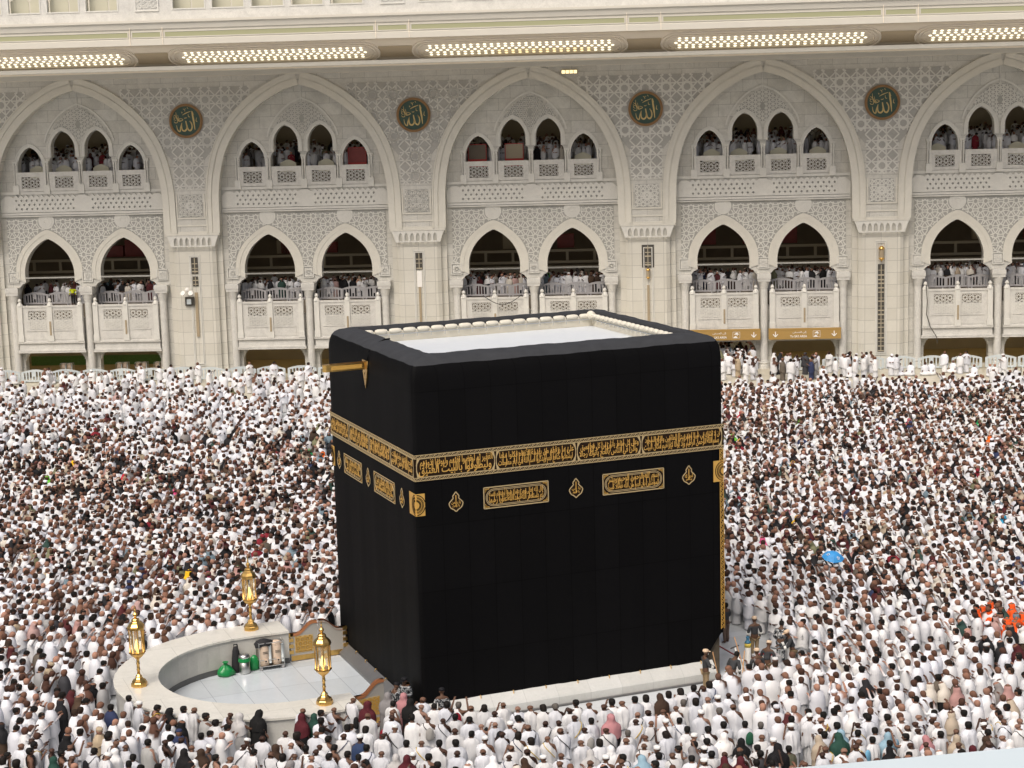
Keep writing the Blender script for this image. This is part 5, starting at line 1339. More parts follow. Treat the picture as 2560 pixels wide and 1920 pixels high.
def person(x, y, rz, a):
    """one pilgrim: a = attributes"""
    head = a['head']; hd = HEADS[head]
    o = put("person", body_mesh(a['arm'], a.get('arm2'), head), None, (x, y, 0.004), rz); col(o, a['skin']); s = a['h']; o.scale = (s*a.get('fat', 1), s*a.get('fat', 1), s)
    sd = a['seed'] % 3
    if a['kind'] == 'man':
        if a['bare']: part("upper_wrap", proto(('u', 1, sd), grid_mesh("upper_wrap", UP, 20, 48, .075, 40+sd, drop=bare_cut, hem=.10)), o, a['cloth'])
        else: part("upper_wrap", proto(('u', 0, sd), grid_mesh("upper_wrap", UP, 20, 48, .085, 20+sd, hem=.09)), o, a['cloth'])
        part("lower_wrap", proto(('l', sd), grid_mesh("lower_wrap", LOWP, 12, 44, .09, 60+sd, hem=.02)), o, a['cloth2'])
        if HAIRN[a['hair']]: part("skullcap" if a['hair'] == 'cap' else "hair", proto(('h', HAIRN[a['hair']], head), lambda: hair_part(HAIRN[a['hair']], hd).data("hair", M['hair'], True)), o, HAIRC[a['hair']])
    elif a['kind'] == 'woman':
        part("robe", proto(('a', sd), grid_mesh("robe", ABA, 14, 36, .04, 80+sd, hem=.0)), o, a['cloth2'])
        part("headscarf", proto(('v', head, sd), grid_mesh("headscarf", VEIL, 16, 32, .03, 90+sd, drop=veil_cut(hd), head=hd, hem=.06)), o, a['cloth'])
    elif a['kind'] == 'gown':
        part("long_gown", proto(('g', sd), grid_mesh("long_gown", ABA, 14, 36, .025, 120+sd, hem=.0)), o, a['cloth'])
        if HAIRN[a['hair']]: part("skullcap" if a['hair'] == 'cap' else "hair", proto(('h', HAIRN[a['hair']], head), lambda: hair_part(HAIRN[a['hair']], hd).data("hair", M['hair'], True)), o, HAIRC[a['hair']])
    if a.get('strap'):
        part("shoulder_strap", proto(('s', a['strapside']), lambda: MB().tube(strap_pts(a['strapside']), .014, 6, False).data("shoulder_strap", M['garment'], True)), o, a['strapc'])
    return o
def bag_thing(o, a, label):
    def f():
        mb = MB()
        for j in range(7):
            z = [0, .03, .12, .24, .34, .40, .43][j]; r = [.6, .9, 1, .95, .8, .5, .15][j]
            for i in range(14): t = 2*pi*i/14; mb.v.append((r*.15*math.cos(t), r*.075*math.sin(t), z))
        for j in range(6):
            for i in range(14): mb.f.append((j*14+i, j*14+(i+1) % 14, (j+1)*14+(i+1) % 14, (j+1)*14+i))
        return mb.data("shoulder_bag", M['garment'], True)
    rz = o.rotation_euler.z; lx, ly = a['bagpos'][0], a['bagpos'][1]
    b = put("shoulder_bag", proto('bag', f), None, (o.location.x+lx*math.cos(rz)-ly*math.sin(rz), o.location.y+lx*math.sin(rz)+ly*math.cos(rz), a['bagpos'][2]), rz)
    col(b, a['bagc']); tag(b, label, "bag"); return b

# ---- where everybody stands
def facing(x, y):
    tx, ty = min(max(x, 1.5), KL-1.5), min(max(y, 1.5), KW-1.5)
    return math.atan2(ty-y, tx-x)-pi/2
H1 = [(-9.9, 3.06), (-9.73, 2.03), (-9.28, 1.39), (-8.92, 1.04), (-8.42, .8), (-8.14, .5), (-7.9, -.28), (-7.7, -.94), (-7.1, -.27), (-6.85, -.71), (-6.23, -.86), (-4.73, -1.03), (-4.51, -1.79), (-4.2, -1.5), (-3.7, -1.4), (-2.94, -1.0), (-2.6, -1.7), (-4.97, -1.89), (-4.48, -2.5), (-2.89, -2.75), (-1.62, -.97), (-1.7, -1.7), (-1.1, -1.15), (-1.14, -2.0), (-.7, -2.0)]
R1 = [(-.97, -2.6), (-.5, -2.7), (-.1, -2.87), (.3, -2.92), (.6, -3.4), (1.0, -3.57), (1.1, -4.3), (1.66, -3.64), (1.95, -4.28), (2.4, -4.38), (2.8, -4.55), (3.2, -4.68), (3.55, -5.01), (3.95, -4.66), (4.25, -5.14), (4.65, -5.44), (5.03, -5.22), (5.43, -5.28), (5.85, -5.32), (6.31, -5.23), (6.85, -5.3), (7.3, -4.99), (7.79, -5.0), (8.24, -5.05), (8.66, -5.0), (9.04, -4.7)]
R2 = [(-1.62, -3.65), (-1.15, -3.91), (-.71, -4.17), (-.24, -4.05), (.1, -4.55), (.3, -5.14), (.75, -5.2), (1.12, -5.66), (1.6, -5.25), (1.55, -6.23), (2.25, -5.95), (2.7, -6.07), (3.28, -6.06), (3.75, -6.34), (3.8, -7.5), (5.39, -6.45), (5.85, -6.4), (6.3, -6.6), (6.4, -7.55), (4.94, -7.3), (5.42, -7.42), (5.9, -7.62), (7.23, -6.24), (7.65, -6.34), (8.1, -6.39), (4.35, -6.6), (6.85, -6.5)]
R3 = [(-2.55, -5.79), (-2.1, -5.98), (-1.6, -6.29), (-1.1, -6.5), (-.77, -5.51), (-.33, -5.83), (-.1, -6.5), (.58, -6.33), (.95, -6.75), (1.2, -7.3), (1.75, -7.36), (2.38, -7.0), (3.2, -7.1), (4.3, -8.0), (2.62, -8.1), (3.15, -8.31), (3.9, -8.73), (4.6, -8.75), (5.4, -8.64), (6.1, -8.7), (6.8, -8.88), (7.3, -7.4), (7.9, -7.6), (8.6, -7.3), (8.6, -6.2), (9.1, -6.0), (7.5, -8.6), (.4, -7.6), (-.5, -7.4), (-1.4, -7.4), (-2.3, -7.2), (-3.0, -4.6), (-2.5, -4.4), (-2.2, -3.2), (-3.3, -3.7), (-2.0, -2.6)]
MANUAL = [(p, z) for L, z in ((H1, 'wall'), (R1, 'row1'), (R2, 'row2'), (R3, 'row3')) for p in L]
EXCL = [(8.9, .2), (12.3, .2), (12.3, 6.3), (13.2, 7.0), (15.6, 6.0), (15.9, 3.2), (15.4, 1.2), (15.2, -1.0), (14.4, -2.3), (12.9, -3.2), (10.4, -3.1), (9.3, -4.0), (8.9, -4.0)]
def inpoly(x, y, P):
    c = False; j = len(P)-1
    for i in range(len(P)):
        if (P[i][1] > y) != (P[j][1] > y) and x < (P[j][0]-P[i][0])*(y-P[i][1])/(P[j][1]-P[i][1])+P[i][0]: c = not c
        j = i
    return c
def in_wall(x, y, m=.28):
    if x > HE+m: return -.6 < y < 10.3 and x < 0
    if x > HC.x: return abs(y-HC.y) < RO+m
    return math.hypot(x-HC.x, y-HC.y) < RO+m
def blocked(x, y):
    # wholly hidden behind the cube, with a margin
    a = CAM; bx, by, bz = x, y, 1.7; t0, t1 = 0., 1.
    for o, d, lo, hi in ((a.x, bx-a.x, 2.2, KL-2.2), (a.y, by-a.y, 1.8, KW-1.8), (a.z, bz-a.z, -1, 11.)):
        u0, u1 = (lo-o)/d, (hi-o)/d
        if u0 > u1: u0, u1 = u1, u0
        t0, t1 = max(t0, u0), min(t1, u1)
    return t0 < t1
def bcoord(x, y):
    v = Vector((x, y, 0))-BO; return v.dot(bu), v.dot(bn)
mgrid = {}
for (p, z) in MANUAL: mgrid.setdefault((int(p[0]//1), int(p[1]//1)), []).append(p)
def near_manual(x, y, d):
    for i in range(-1, 2):
        for j in range(-1, 2):
            for p in mgrid.get((int(x//1)+i, int(y//1)+j), ()):
                if math.hypot(p[0]-x, p[1]-y) < d: return True
    return False
FRONT = [(-3.2, -.6), (9.2, -.6), (9.2, -7.3), (7.9, -8.8), (2.0, -8.6), (-1.0, -7.8), (-3.4, -6.2)]
pts = []
S0 = .60
for j in range(-40, 240):
    for i in range(-110, 210):
        x = (i+(j % 2)*.5)*S0+nrs.uniform(-.13, .13); y = j*S0*.866+nrs.uniform(-.12, .12)
        if -6.6 < x < -3.2 and -2.9 < y < -.8: continue
        near = y < -1.2 or (x-CAM.x)*cd.x+(y-CAM.y)*cd.y < 70
        if near and nrs.rand() < .36: continue
        if -.5 < x < KL+.35 and -.8 < y < KW+.4: continue
        if in_wall(x, y): continue
        if inpoly(x, y, EXCL) or inpoly(x, y, FRONT) or near_manual(x, y, .5): continue
        px, py, d = project(x, y, 1.6)
        if d < 5 or px < -430 or px > 2990 or py > 1990: continue
        u, dep = bcoord(x, y)
        if dep > -2.0: continue
        far = dep > -15.9; sit = False
        keep = 1.0
        edge = -15.9-dep
        if far: keep = .07 if u < 25 else (.30 if dep > -9 else .48); sit = nrs.rand() < (.45 if dep > -9 else .15)
        if far and u > 46 and dep > -5.5: keep = .12
        elif u < 22: keep = .26+.014*edge if edge < 16 else (.50+.028*(edge-16) if edge < 32 else .95)
        elif edge < 5: keep = .5+.1*edge
        if u < -8 and far: keep *= .7
        if nrs.rand() > keep: continue
        if blocked(x, y): continue
        pts.append((x, y, d, px, py, sit, far, edge))
# ---- 300 nearest individuals
cands = [(x, y, project(x, y, 1.5), z) for (x, y), z in MANUAL]
cands += [(p[0], p[1], (p[3], p[4], p[2]), 'fill') for p in pts]
vis = sorted([c for c in cands if 6 < c[2][0] < 2554 and c[2][1] < 1912], key=lambda c: c[2][2])
def under_parapet(px, py): return px > 1930 and py > 1926-(px-1900)*.0879-6
vis = [c for c in vis if not under_parapet(c[2][0], c[2][1])]
N_IND = 286
picked = [c for c in vis if c[3] == 'wall' or c[3].startswith('row')]
ids = {(c[0], c[1]) for c in picked}
for c in vis:
    if len(picked) >= N_IND: break
    if (c[0], c[1]) not in ids: picked.append(c); ids.add((c[0], c[1]))
def zone(x, y, px, py, z):
    if z == 'wall': return "against the low curved wall"
    if z == 'row1': return "in the front row below the plinth"
    if z == 'row2': return "in the second row below the plinth"
    if z == 'row3': return "in the third row below the plinth"
    if px < 300: return "near the bottom left corner"
    if px < 700: return "below the low curved wall"
    if px < 1050: return "below the open gate"
    if px < 1450: return "at the back below the plinth"
    if px < 1800: return "below the cleaners"
    if px < 2200: return "left of the pale ramp coping"
    return "above the pale ramp coping"
COLN = [("black", (.010, .010, .011)), ("black", (.012, .011, .012)), ("black", (.014, .013, .014)), ("black", (.010, .010, .010)), ("dark brown", (.05, .03, .02)), ("maroon", (.08, .015, .02)), ("grey", (.22, .21, .21)), ("beige", (.40, .33, .25)), ("pink", (.42, .2, .21)), ("dark green", (.02, .06, .045)), ("pale blue", (.25, .38, .46)), ("white", (.74, .74, .73)), ("white", (.78, .76, .74)), ("white", (.75, .75, .75)), ("cream", (.66, .60, .48)), ("pale grey", (.45, .44, .43))]
SPECIAL = {}
people = []
for k, (x, y, (px, py, d), z) in enumerate(picked):
    r = random.Random(1000+k)
    sn, sc_ = r.choice(SKINS)
    a = dict(skin=sc_, sn=sn, head=r.choice(('level', 'level', 'bowed', 'bowed', 'leftturn', 'rightturn')), arm=r.choice(('rest', 'rest', 'fold', 'pray', 'fold', 'face') if r.random() < .5 else (('rest', 'fold') if r.random() < .94 else ('phone', 'phone'))), seed=k, h=r.uniform(.91, 1.0), fat=r.uniform(1.0, 1.17), cloth=white(), cloth2=white())
    q = r.random(); wp = .03 if z.startswith('row') else (.20 if py > 1820 and px > 1100 else (.02 if math.hypot(max(-x, x-KL, 0), max(-y, 0)) < 7 else .10))
    if z == 'wall': a['arm'] = r.choice(('lean', 'lean', 'rest')); wp = .15
    if q < wp: 
        a['kind'] = 'woman'; a['cn'], a['cloth'] = r.choice(COLN); a['cn2'], a['cloth2'] = (a['cn'], a['cloth']) if r.random() < .5 else r.choice(COLN[:6]); a['bare'] = False; a['hair'] = 'none'
    elif q < wp+.05: a['kind'] = 'gown'; a['cn'], a['cloth'] = r.choice([("grey", (.35, .35, .34)), ("dark blue", (.03, .05, .11)), ("olive", (.09, .09, .06)), ("white", (.75, .75, .74)), ("charcoal", (.05, .05, .055))]); a['bare'] = False; a['hair'] = r.choice(('black', 'cap', 'black'))
    else: a['kind'] = 'man'; a['bare'] = r.random() < .30; a['hair'] = r.choices(('bald', 'black', 'grey', 'curly', 'cap'), (.52, .28, .06, .06, .08))[0]
    if a['kind'] == 'man' and r.random() < .33:
        a['strap'] = r.choice(('black', 'black', 'black', 'black', 'dark blue', 'yellow')); a['strapside'] = r.choice((1, -1)); a['strapc'] = {'black': (.012, .012, .013), 'dark blue': (.02, .03, .08), 'yellow': (.5, .34, .05), 'tan': (.35, .24, .13)}[a['strap']]
    if a['kind'] == 'man' and r.random() < .13:
        a['bag'], a['bagc'] = r.choice([('black', (.012, .012, .013)), ('black', (.014, .014, .016)), ('dark red', (.22, .01, .02)), ('pale blue', (.16, .38, .55)), ('dark green', (.02, .09, .05)), ('grey', (.3, .29, .27))]); a['bagpos'] = r.choice([(0, -.29, .95), (.30, -.05, .70), (-.31, -.05, .72)])
    if a['hair'] == 'bald': a['skin'] = tuple(c*.9 for c in a['skin'])
    rz = facing(x, y)+r.uniform(-.28, .28)
    if z == 'fill' and py > 1700: rz += r.uniform(-.25, .25)
    a['zone'] = zone(x, y, px, py, z); a['px'], a['py'] = px, py
    a['obj'] = person(x, y, rz, a); people.append(a)
HD = {'level': '', 'bowed': 'head bowed', 'leftturn': 'looking left', 'rightturn': 'looking right', 'deep': 'head bowed'}
AR = {'rest': '', 'fold': 'hands folded', 'pray': 'hands raised', 'phone': 'arms lifted high', 'lean': 'arms forward', 'face': 'hands at face', 'hold': ''}
def looks(a, lev):
    if a['kind'] == 'woman': t = "person in %s headscarf" % a['cn'] + (" and %s robe" % a['cn2'] if lev > 0 else "")
    elif a['kind'] == 'gown': t = "person in %s long gown" % a['cn'] + (", white cap" if a['hair'] == 'cap' else "")
    else:
        h = {'bald': 'shaven', 'black': 'black-haired', 'grey': 'grey-haired', 'curly': 'long-haired', 'cap': 'white-capped'}[a['hair']]
        t = h + " person" + (", bare-shouldered" if a['bare'] else " in white wraps") + (", %s strap" % a['strap'] if a.get('strap') else "") + (", %s bag" % a['bag'] if a.get('bag') else "")
    ex = []
    if lev > 0 and HD[a['head']]: ex.append(HD[a['head']])
    if lev > 1 and AR[a['arm']]: ex.append(AR[a['arm']])
    return t.replace("headscarf and %s robe" % a.get('cn'), "headscarf and robe") + (", " + " ".join(ex[:1] if lev == 1 else ex[-1:]) if ex else "")
def settle(ps):
    ORD = ["first", "second", "third", "fourth", "fifth", "sixth", "seventh", "eighth", "ninth", "tenth", "eleventh", "twelfth", "thirteenth"]
    todo = list(ps)
    for lev in (0, 1, 2):
        cnt = {}
        for a in todo: cnt.setdefault(looks(a, lev)+" "+a['zone'], []).append(a)
        nxt = []
        for t, g_ in cnt.items():
            if len(g_) == 1 and t not in used_labels: g_[0]['label'] = t; used_labels.add(t)
            else: nxt += g_
        todo = nxt
    cnt = {}
    for a in todo: cnt.setdefault(looks(a, 0)+" "+a['zone'], []).append(a)
    for t, g_ in cnt.items():
        g_.sort(key=lambda a: a['px'])
        for i, a in enumerate(g_):
            o_ = ("leftmost" if i == 0 else "rightmost" if i == len(g_)-1 else ORD[i]+" from left")
            a['label'] = looks(a, 0).replace(" in white wraps", "") + " " + a['zone'] + ", " + o_ + " of those alike"
            if len(a['label'].split()) > 16: a['label'] = looks(a, 0).replace(" in white wraps", "") + " " + a['zone'] + ", " + o_ + " such"
            if len(a['label'].split()) > 16: a['label'] = a['label'].replace("in the crowd ", "").replace("in the back rows ", "").replace("right shoulder bare", "bare shoulder")
            if len(a['label'].split()) > 16: a['label'] = a['label'].replace(" of those alike", "").replace(" such", "").replace(" from left", "")
            used_labels.add(a['label'])
used_labels = set()
settle(people)
for a in people:
    for w_ in (', looking right', ', looking left', ', head bowed', ' of those alike', ' in white wraps', ' and robe'):
        if len(a['label'].split()) > 16: a['label'] = a['label'].replace(w_, '')
for a in people:
    tag(a['obj'], a['label'], "person", "pilgrims nearest the camera")
    if a.get('bag'):
        lb = "%s bag carried by the %s" % (a['bag'], a['label'].replace(" in white wraps", "").replace(", %s bag" % a['bag'], "").replace(" of those alike", ""))
        if len(lb.split()) > 16: lb = " ".join(lb.replace("in the ", "").replace(" the ", " ").split()[:16])
        bag_thing(a['obj'], a, lb)

# ---- cleaners and guards near the cube
def crew(x, y, rz, label, arm='hold', arm2=None, head='level', lean=0., hat=True, shirt=(.045, .047, .05), trousers=(.26, .19, .11), skin=(.10, .055, .035), camo=False, cap=(.62, .47, .33), mask=False, h=.96, z=.004, sit=False):
    hd = HEADS[head]
    o = put("person", proto(('cb', arm, arm2, head, lean), lambda: skin_mesh("person_body", *skeleton(arm, arm2, hd[0], hd[1], lean), M['skin'])), None, (x, y, z), rz); col(o, skin); o.scale = (h, h, h); tag(o, label, "person")
    def shirt_f():
        N, E = skeleton(arm, arm2, 0, 0, lean, grow=.022, parts='torso'); return skin_mesh("shirt", N, E, M['camo' if camo else 'garment'])
    def trou_f():
        N, E = skeleton(grow=.024, parts='legs'); keep = [k for k in N if k[:2] in ('pe', 'hi', 'kn', 'an')]
        return skin_mesh("trousers", {k: N[k] for k in keep}, [e for e in E if e[0] in keep and e[1] in keep], M['camo' if camo else 'garment'])
    part("shirt", proto(('cs', arm, arm2, lean, camo), shirt_f), o, shirt); part("trousers", proto(('ct', camo), trou_f), o, trousers)
    if hat:
        def capf():
            mb = hair_part('cap', hd); k = len(mb.v)
            mb.v += [hrot((w, yy, 1.675), *hd) for w, yy in ((-.09, .07), (.09, .07), (.07, .2), (-.07, .2))]; mb.f.append((k, k+1, k+2, k+3))
            if lean: mb.v = [hrot(p, lean, 0, (0, 0, .97)) for p in mb.v]
            return mb.data("cap", M['hair'], True)
        part("cap", proto(('cc', head, lean), capf), o, cap)
    else:
        def hf_():
            mb = hair_part('short', hd)
            if lean: mb.v = [hrot(p, lean, 0, (0, 0, .97)) for p in mb.v]
            return mb.data("hair", M['hair'], True)
        part("hair", proto(('ch', head, lean), hf_), o, HAIRC['black'])
    if mask:
        mb = MB(); mb.lathe([(.02, -.04), (.055, 0), (.02, .05)], 10, (0, 0, 0)); V = [hrot((p[0], .095+p[1]*.6, 1.575+p[2]), *hd) for p in mb.v]; m2 = MB().add(V, mb.f); part("face_mask", m2.data("face_mask", M['hair']), o, (.75, .75, .75))
    for s in (1, -1):
        def band(s=s):
            e, w = ARMS[arm if s > 0 or not arm2 else arm2]; p, q = Vector((s*e[0], e[1], e[2])), Vector((s*w[0], w[1], w[2])); 
            mb = MB().tube([p.lerp(q, .1), p.lerp(q, .45)], .076, 10); 
            if lean: mb.v = [hrot(t, lean, 0, (0, 0, .97)) for t in mb.v]
            return mb.data("reflective_band", M['garment'])
        if not camo: part("reflective_band", proto(('rb', arm, arm2, s, lean), band), o, (.72, .72, .68))
    return o
fwd = lambda dx, dy: math.atan2(dy, dx)-pi/2
crew(10.55, -1.55, fwd(1, -.1), "cleaner in dark shirt, pale cap and face mask holding a broom at the plinth end", mask=True)
crew(11.3, -2.15, fwd(.9, .4), "bareheaded cleaner bending forward over a broom beside the capped cleaner", lean=.55, hat=False)
crew(14.2, 3.6, fwd(-.4, .9), "bareheaded cleaner standing against the right-hand corner of the cube", arm='fold', hat=False, trousers=(.14, .10, .08))
crew(14.25, 1.35, fwd(.2, 1), "capped cleaner seen from behind beside the white gas cylinder", arm='rest')
crew(12.3, -2.3, fwd(.1, 1), "capped cleaner seen from behind in front of the floor machine", arm='rest')
crew(13.05, -1.7, fwd(.9, .6), "capped cleaner leaning over the grey tub with the red cloth", arm='hold', lean=.3)
crew(14.75, -.75, fwd(-.9, .3), "capped cleaner reaching sideways with both arms at the crowd's edge", arm='lean', lean=.35)
crew(14.85, .35, fwd(.6, .8), "guard in grey camouflage bending away among the cleaners", camo=True, hat=False, lean=.45, arm='hold')
crew(-.55, .35, fwd(-.7, -.6), "guard in grey camouflage and black beret facing out at the cube corner", camo=True, arm='fold', cap=(.01, .01, .012))
crew(-1.05, -.05, fwd(.9, .3), "guard in grey camouflage turned towards the other guard by the open gate", camo=True, arm='hold', head='bowed', cap=(.01, .01, .012))
crew(.25, -1.35, fwd(.3, 1), "guard in grey camouflage seen from behind at the near end of the plinth", camo=True, arm='rest', cap=(.01, .01, .012))
p = bpt(-P_BAY+LOW[0]+1.55, D+.75, 6.0)
yv = crew(p.x, p.y, PSI+pi, "steward in a bright yellow vest behind the balcony barriers", arm='rest', hat=False, shirt=(.55, .62, .02), trousers=(.03, .03, .03), z=p.z)
# red equipment boxes behind three of the upper windows and trolleys of water dispensers behind the barriers
def red_box(u, dark, label):
    r = empty("equipment_box", bpt(u, D+1.15, 16.46), PSI); tag(r, label, "box")
    MB().box(-.75, .75, -.25, .25, 0, .62).obj("tub", M['redbox'], r); MB().box(-.7, .7, -.1, .0, .62, 1.75).obj("screen", M[dark], r)
    mb = MB()
    for x in (-.72, .72): mb.box(x-.03, x+.03, -.14, .04, .62, 1.8)
    mb.box(-.75, .75, -.14, .04, 1.76, 1.82); mb.obj("screen_frame", M['redbox'], r)
red_box(2*P_BAY-P_BAY+4.95-.2, 'inner_dark', "dark screen in a red frame behind the small window of the middle bay")
red_box(P_BAY+7.72, 'inner_wall', "red framed box behind the tall window of the middle bay")
red_box(13.29, 'maroon', "red box with maroon screen behind the last small window left of the cube")
tro = [o for o in bpy.data.objects if o.name == "dispenser_trolley"][0]; dis = [o for o in bpy.data.objects if o.name.startswith("water_dispenser")]
for k, u in enumerate((-11.6, -6.9, -5.3, -3.7)):
    wh_ = ["before the far left opening", "left of three before the green hoarding", "middle of three before the green hoarding", "right of three before the green hoarding"][k]
    p = bpt(u, 1.75, .055); t_ = copy_tree(tro, None, p, PSI); tag(t_, "steel dispenser trolley behind the white barriers, " + wh_, "trolley", "trolleys behind the white barriers")
    for s_ in (-.25, .25):
        q = bpt(u+s_, 1.75, .24); d_ = copy_tree(dis[0], None, q, PSI); tag(d_, ("left" if s_ < 0 else "right") + " beige dispenser on the trolley " + wh_, "dispenser", "dispensers behind the white barriers")
# the umbrella's bearer
uo = person(21.25, 6.75, facing(21.25, 6.75), dict(kind='man', bare=False, hair='black', skin=SKINS[2][1], head='level', arm='phone', seed=5, h=.95, cloth=white(), cloth2=white()))
tag(uo, "person in white wraps holding up the bright blue umbrella", "person")

# ---- everybody farther off: one crowd mesh, coloured per person
def low_figure(kind, v):
    """low-detail figure -> verts, faces, colour role per vertex (0 skin, 1 cloth, 2 second cloth, 3 hair)"""
    hd = [(.1, 0), (.45, 0), (.15, .6), (.2, -.6), (.55, .3)][v % 5]; V, F, R_ = [], [], []
    def add(vs, fs, role):
        k = len(V); V.extend(vs); F.extend([tuple(i+k for i in f_) for f_ in fs]); R_.extend(role if isinstance(role, list) else [role]*len(vs))
    def headp():
        mb = MB().lathe([(.055, 1.46), (.06, 1.52), (.083, 1.56), (.099, 1.62), (.099, 1.675), (.08, 1.73), (.038, 1.76)], 9, sy=1.15); add([hrot(p, *hd) for p in mb.v], mb.f, 0)
    def arm_(kind_):
        for s in (1, -1):
            e, w = ARMS[kind_]; mb = MB().tube([(s*.2, 0, 1.37), (s*e[0], e[1], e[2]), (s*w[0], w[1], w[2]), (s*(w[0]-.02), w[1]+.07, w[2]+.03)], [.06, .05, .036, .03], 5, True)
            k = 10; add(mb.v, mb.f, [1]*(5 if kind == 'bare' and s > 0 else 10)+[0]*(len(mb.v)-(5 if kind == 'bare' and s > 0 else 10)) if kind != 'bare' or s < 0 else 0)
    if kind in ('man', 'bare'):
        vs, fs = cloth_grid(UP, 8, 14, .06, 200+v, hem=.09); add(vs, fs, [0 if (kind == 'bare' and bare_cut(*p)) else 1 for p in vs])
        vs, fs = cloth_grid([(.05, .2, .19), (.95, .2, .17)], 3, 10, .04, 220+v, hem=.0); add(vs, fs, 2)
        headp()
        if v % 3 == 0: arm_('pray')
        elif v % 3 == 1: arm_('fold')
        elif v == 5: arm_('phone')
    elif kind == 'haired':
        low = low_figure('man', v); V, F, R_ = list(low[0]), list(low[1]), list(low[2]); mb = hair_part('short', hd, 9); add(mb.v, mb.f, 3)
    elif kind == 'capped':
        low = low_figure('man', v); V, F, R_ = list(low[0]), list(low[1]), list(low[2]); mb = hair_part('cap', hd, 9); add(mb.v, mb.f, 1)
    elif kind == 'woman':
        vs, fs = cloth_grid(ABA[:-1], 5, 12, .035, 240+v, hem=0); add(vs, fs, 2); headp()
        vs, fs = cloth_grid(VEIL, 9, 10, .03, 260+v, drop=veil_cut(hd), head=hd, hem=.05); add(vs, fs, 1)
    elif kind == 'sitting':
        vs, fs = cloth_grid(UP, 7, 12, .04, 280+v, hem=.05); add([(x, y, z-.68) for x, y, z in vs], fs, 1)
        mb = MB().lathe([(.30, .02), (.36, .08), (.34, .2), (.22, .3)], 12, (0, .16, 0), sx=1.25, sy=1.05); add(mb.v, mb.f, 2)
        mb = MB().lathe([(.05, .76), (.055, .83), (.078, .87), (.092, .93), (.093, .98), (.075, 1.035), (.035, 1.065)], 9, sy=1.15); add(mb.v, mb.f, 0)
        for s in (1, -1):
            mb = MB().tube([(s*.2, .1, .4), (s*.3, .3, .2), (s*.05, .4, .1)], [.05, .05, .04], 5); add(mb.v, mb.f, 0)
    return np.array(V), F, np.array(R_)
LOWF = {k: [low_figure(k, v) for v in range(6)] for k in ('man', 'bare', 'haired', 'capped', 'woman', 'sitting')}
HCOL = [(.008, .007, .006)]*5+[(.03, .018, .012)]
WCOL = [(.010, .010, .011)]*8+[(.02, .02, .022)]*4+[(.045, .03, .022), (.07, .045, .03), (.06, .04, .03), (.09, .065, .05), (.075, .018, .02), (.08, .02, .022), (.15, .14, .14), (.24, .22, .21), (.33, .27, .20), (.42, .35, .27), (.38, .22, .2), (.42, .28, .26), (.03, .06, .05), (.16, .22, .26), (.17, .17, .1)]+[(.68, .68, .67)]*11+[(.58, .54, .47)]*4
BRIGHT = [(.85, .16, .02), (.02, .35, .12), (.75, .45, .02), (.15, .55, .05), (.03, .3, .5), (.7, .1, .25), (.45, .02, .04)]
people_list = []      # x, y, z, rot, kind, variant, scale, colours(4)
def cloth_w():
    t = nrs.uniform(.60, .76); w = nrs.uniform(-.05, .005); return (t+w*.3, t, t-w)
def add_person(x, y, z, rz, sit=False, wprob=.3, dim=1.):
    sk = SKINS[nrs.randint(len(SKINS))][1]; f_ = nrs.uniform(.85, 1.4); sk = (sk[0]*f_*1.05, sk[1]*f_, sk[2]*f_)
    q = nrs.rand(); c1 = cloth_w(); c2 = cloth_w(); h = HCOL[nrs.randint(len(HCOL))]
    if sit: kind = 'sitting'
    elif q < wprob:
        kind = 'woman'; c1 = WCOL[nrs.randint(len(WCOL))]; c2 = c1 if nrs.rand() < .55 else WCOL[nrs.randint(16)]
        if nrs.rand() < .012: c1 = BRIGHT[nrs.randint(len(BRIGHT))]
    else:
        kind = ('man', 'bare', 'haired', 'capped')[int(np.searchsorted([.44, .58, .92, 1.0], nrs.rand()))]
        if nrs.rand() < (.06 if wprob > .03 else .0): c1 = c2 = [(.05, .05, .055), (.03, .04, .09), (.3, .3, .3), (.4, .32, .22), (.12, .1, .08), (.2, .02, .03)][nrs.randint(6)]
    people_list.append((x, y, z, rz, kind, nrs.randint(6), nrs.uniform(.88, 1.0), (sk, c1, c2, h)))
u_of = lambda x, y: bcoord(x, y)[0]
for (x, y, d, px, py, sit, far, edge) in pts:
    if (x, y) in ids: continue
    u_ = u_of(x, y); cl = .5+.5*math.sin(x*.31+1.7*math.sin(y*.23))*math.sin(y*.27+1.3*math.sin(x*.19)+.6)   # companies of women keep together
    rk = math.hypot(max(-x, x-KL, 0), max(-y, y-KW, 0))
    if u_ < 22: wp = .02 if edge < 13 else (.70 if edge < 34 else .40)
    else: wp = .02 if edge < 3 else .62
    wp *= .2+1.1*cl if wp > .1 else 1
    if d < 80: wp *= .5
    if rk < 8: wp = min(wp, .03)
    if far and sit: rz = PSI+pi+nrs.uniform(-1.2, 1.2)
    else: rz = facing(x, y)+nrs.normal(0, .75 if far else .32)
    add_person(x, y, 0.004, rz, sit, wp)
for c in cands:                                                       # hand-placed people that fall outside the nearest three hundred
    if c[3] != 'fill' and (c[0], c[1]) not in ids: add_person(c[0], c[1], .004, facing(c[0], c[1]), False, .1)
for k in range(34):                                                   # a row sitting with their backs to the barriers
    if nrs.rand() < .62:
        p = bpt(-17.4+k*.8+nrs.uniform(-.2, .2), -1.75+nrs.uniform(-.15, .1), .006); add_person(p.x, p.y, p.z, PSI+pi+nrs.normal(0, .5), True, 0)
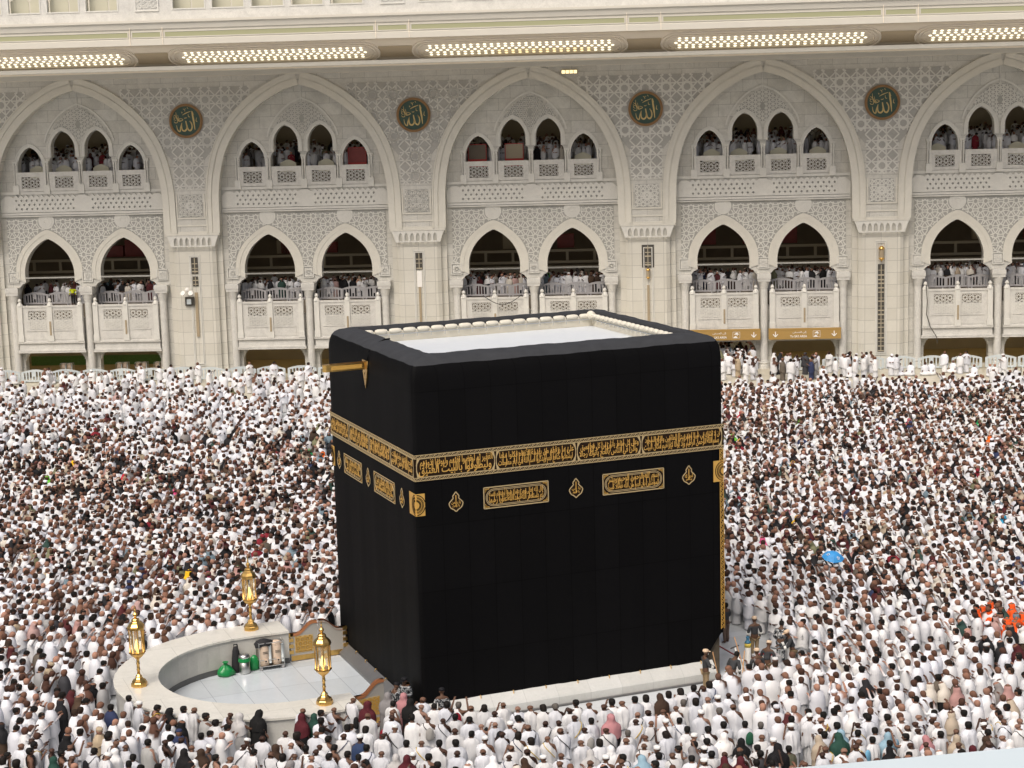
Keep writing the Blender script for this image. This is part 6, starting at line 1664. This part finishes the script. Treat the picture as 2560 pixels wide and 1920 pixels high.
# a knot of orange-scarved pilgrims in the right of the crowd
for k in range(26):
    x, y = 24.0+nrs.uniform(-1.5, 1.9), -2.2+nrs.uniform(-1.5, 1.5)
    people_list.append((x, y, .004, facing(x, y)+nrs.normal(0, .3), 'woman', nrs.randint(6), nrs.uniform(.9, .98), ((.2, .1, .06), (.72, .09, .015), (.62, .08, .015), (0, 0, 0))))
# people inside the arcade: middle floor, upper gallery, and the passage under the ochre signs
for i in range(-2, 5):
    for c in LOW:
        for row in range(5):
            for k in range(-6, 7):
                if nrs.rand() < (.25 if row < 2 else .45) + (.15 if i < 1 else 0): continue
                p = bpt(i*P_BAY+c+k*.46+nrs.uniform(-.12, .12), D+2.2+row*.85+nrs.uniform(-.2, .2), 6.0); add_person(p.x, p.y, p.z, PSI+pi+nrs.normal(0, .9), False, .42)
    for c, h in WIN:
        for row in range(5):
            for k in range(-3, 4):
                if nrs.rand() < .35: continue
                p = bpt(i*P_BAY+c+k*.45+nrs.uniform(-.12, .12), D+1.9+row*.9+nrs.uniform(-.2, .2), 16.45+.2*row); add_person(p.x, p.y, p.z, PSI+pi+nrs.normal(0, .9), False, .15)
for k in range(170):
    p = bpt(2*P_BAY+LOW[0]+nrs.uniform(-2.4, 2.4), nrs.uniform(-3, 13), .05); add_person(p.x, p.y, p.z, PSI+nrs.normal(0, .4), False, .35)
for k in range(46):
    p = bpt(2*P_BAY+nrs.uniform(2, 19), nrs.uniform(-6.5, -1.6), .01); add_person(p.x, p.y, p.z, PSI+pi/2*nrs.choice((-1, 1))+nrs.normal(0, .5), False, .05)
def build_crowd(plist):
    VV, CC, LI, LT, off = [], [], [], [], 0
    fcache = {}
    for k, L in LOWF.items():
        for v, (V, F, R_) in enumerate(L):
            fcache[(k, v)] = (V, np.array([i for f_ in F for i in f_], np.int32), np.array([len(f_) for f_ in F], np.int32), R_)
    for (x, y, z, rz, kind, v, s, cols) in plist:
        V, li, lt, R_ = fcache[(kind, v)]; c, sn = math.cos(rz), math.sin(rz)
        P = np.empty_like(V); f_ = s*1.15
        P[:, 0] = x+f_*(V[:, 0]*c-V[:, 1]*sn); P[:, 1] = y+f_*(V[:, 0]*sn+V[:, 1]*c); P[:, 2] = z+s*V[:, 2]
        VV.append(P); CC.append(np.array(cols)[R_]); LI.append(li+off); LT.append(lt); off += len(V)
    VV, CC, LI, LT = np.concatenate(VV), np.concatenate(CC), np.concatenate(LI), np.concatenate(LT)
    me = bpy.data.meshes.new("crowd"); me.vertices.add(len(VV)); me.vertices.foreach_set("co", VV.astype(np.float32).ravel())
    me.loops.add(len(LI)); me.loops.foreach_set("vertex_index", LI)
    me.polygons.add(len(LT)); st = np.concatenate([[0], np.cumsum(LT)[:-1]]).astype(np.int32); me.polygons.foreach_set("loop_start", st)
    me.polygons.foreach_set("use_smooth", np.ones(len(LT), bool))
    at = me.color_attributes.new("Col", 'FLOAT_COLOR', 'POINT'); at.data.foreach_set("color", np.concatenate([CC, np.ones((len(CC), 1))], 1).astype(np.float32).ravel())
    me.update(calc_edges=True); me.validate() if False else None
    me.materials.append(M['crowd']); return put("crowd", me)
cro = build_crowd(people_list)
tag(cro, "dense crowd of pilgrims filling the court and the galleries, mostly in white", "crowd", None, "stuff")
for o in COL.objects:
    if "label" in o and len(o["label"].split()) > 16: print("LONG", o["label"])
print("PEOPLE individual", len(people), "crowd", len(people_list), "verts", len(cro.data.vertices))
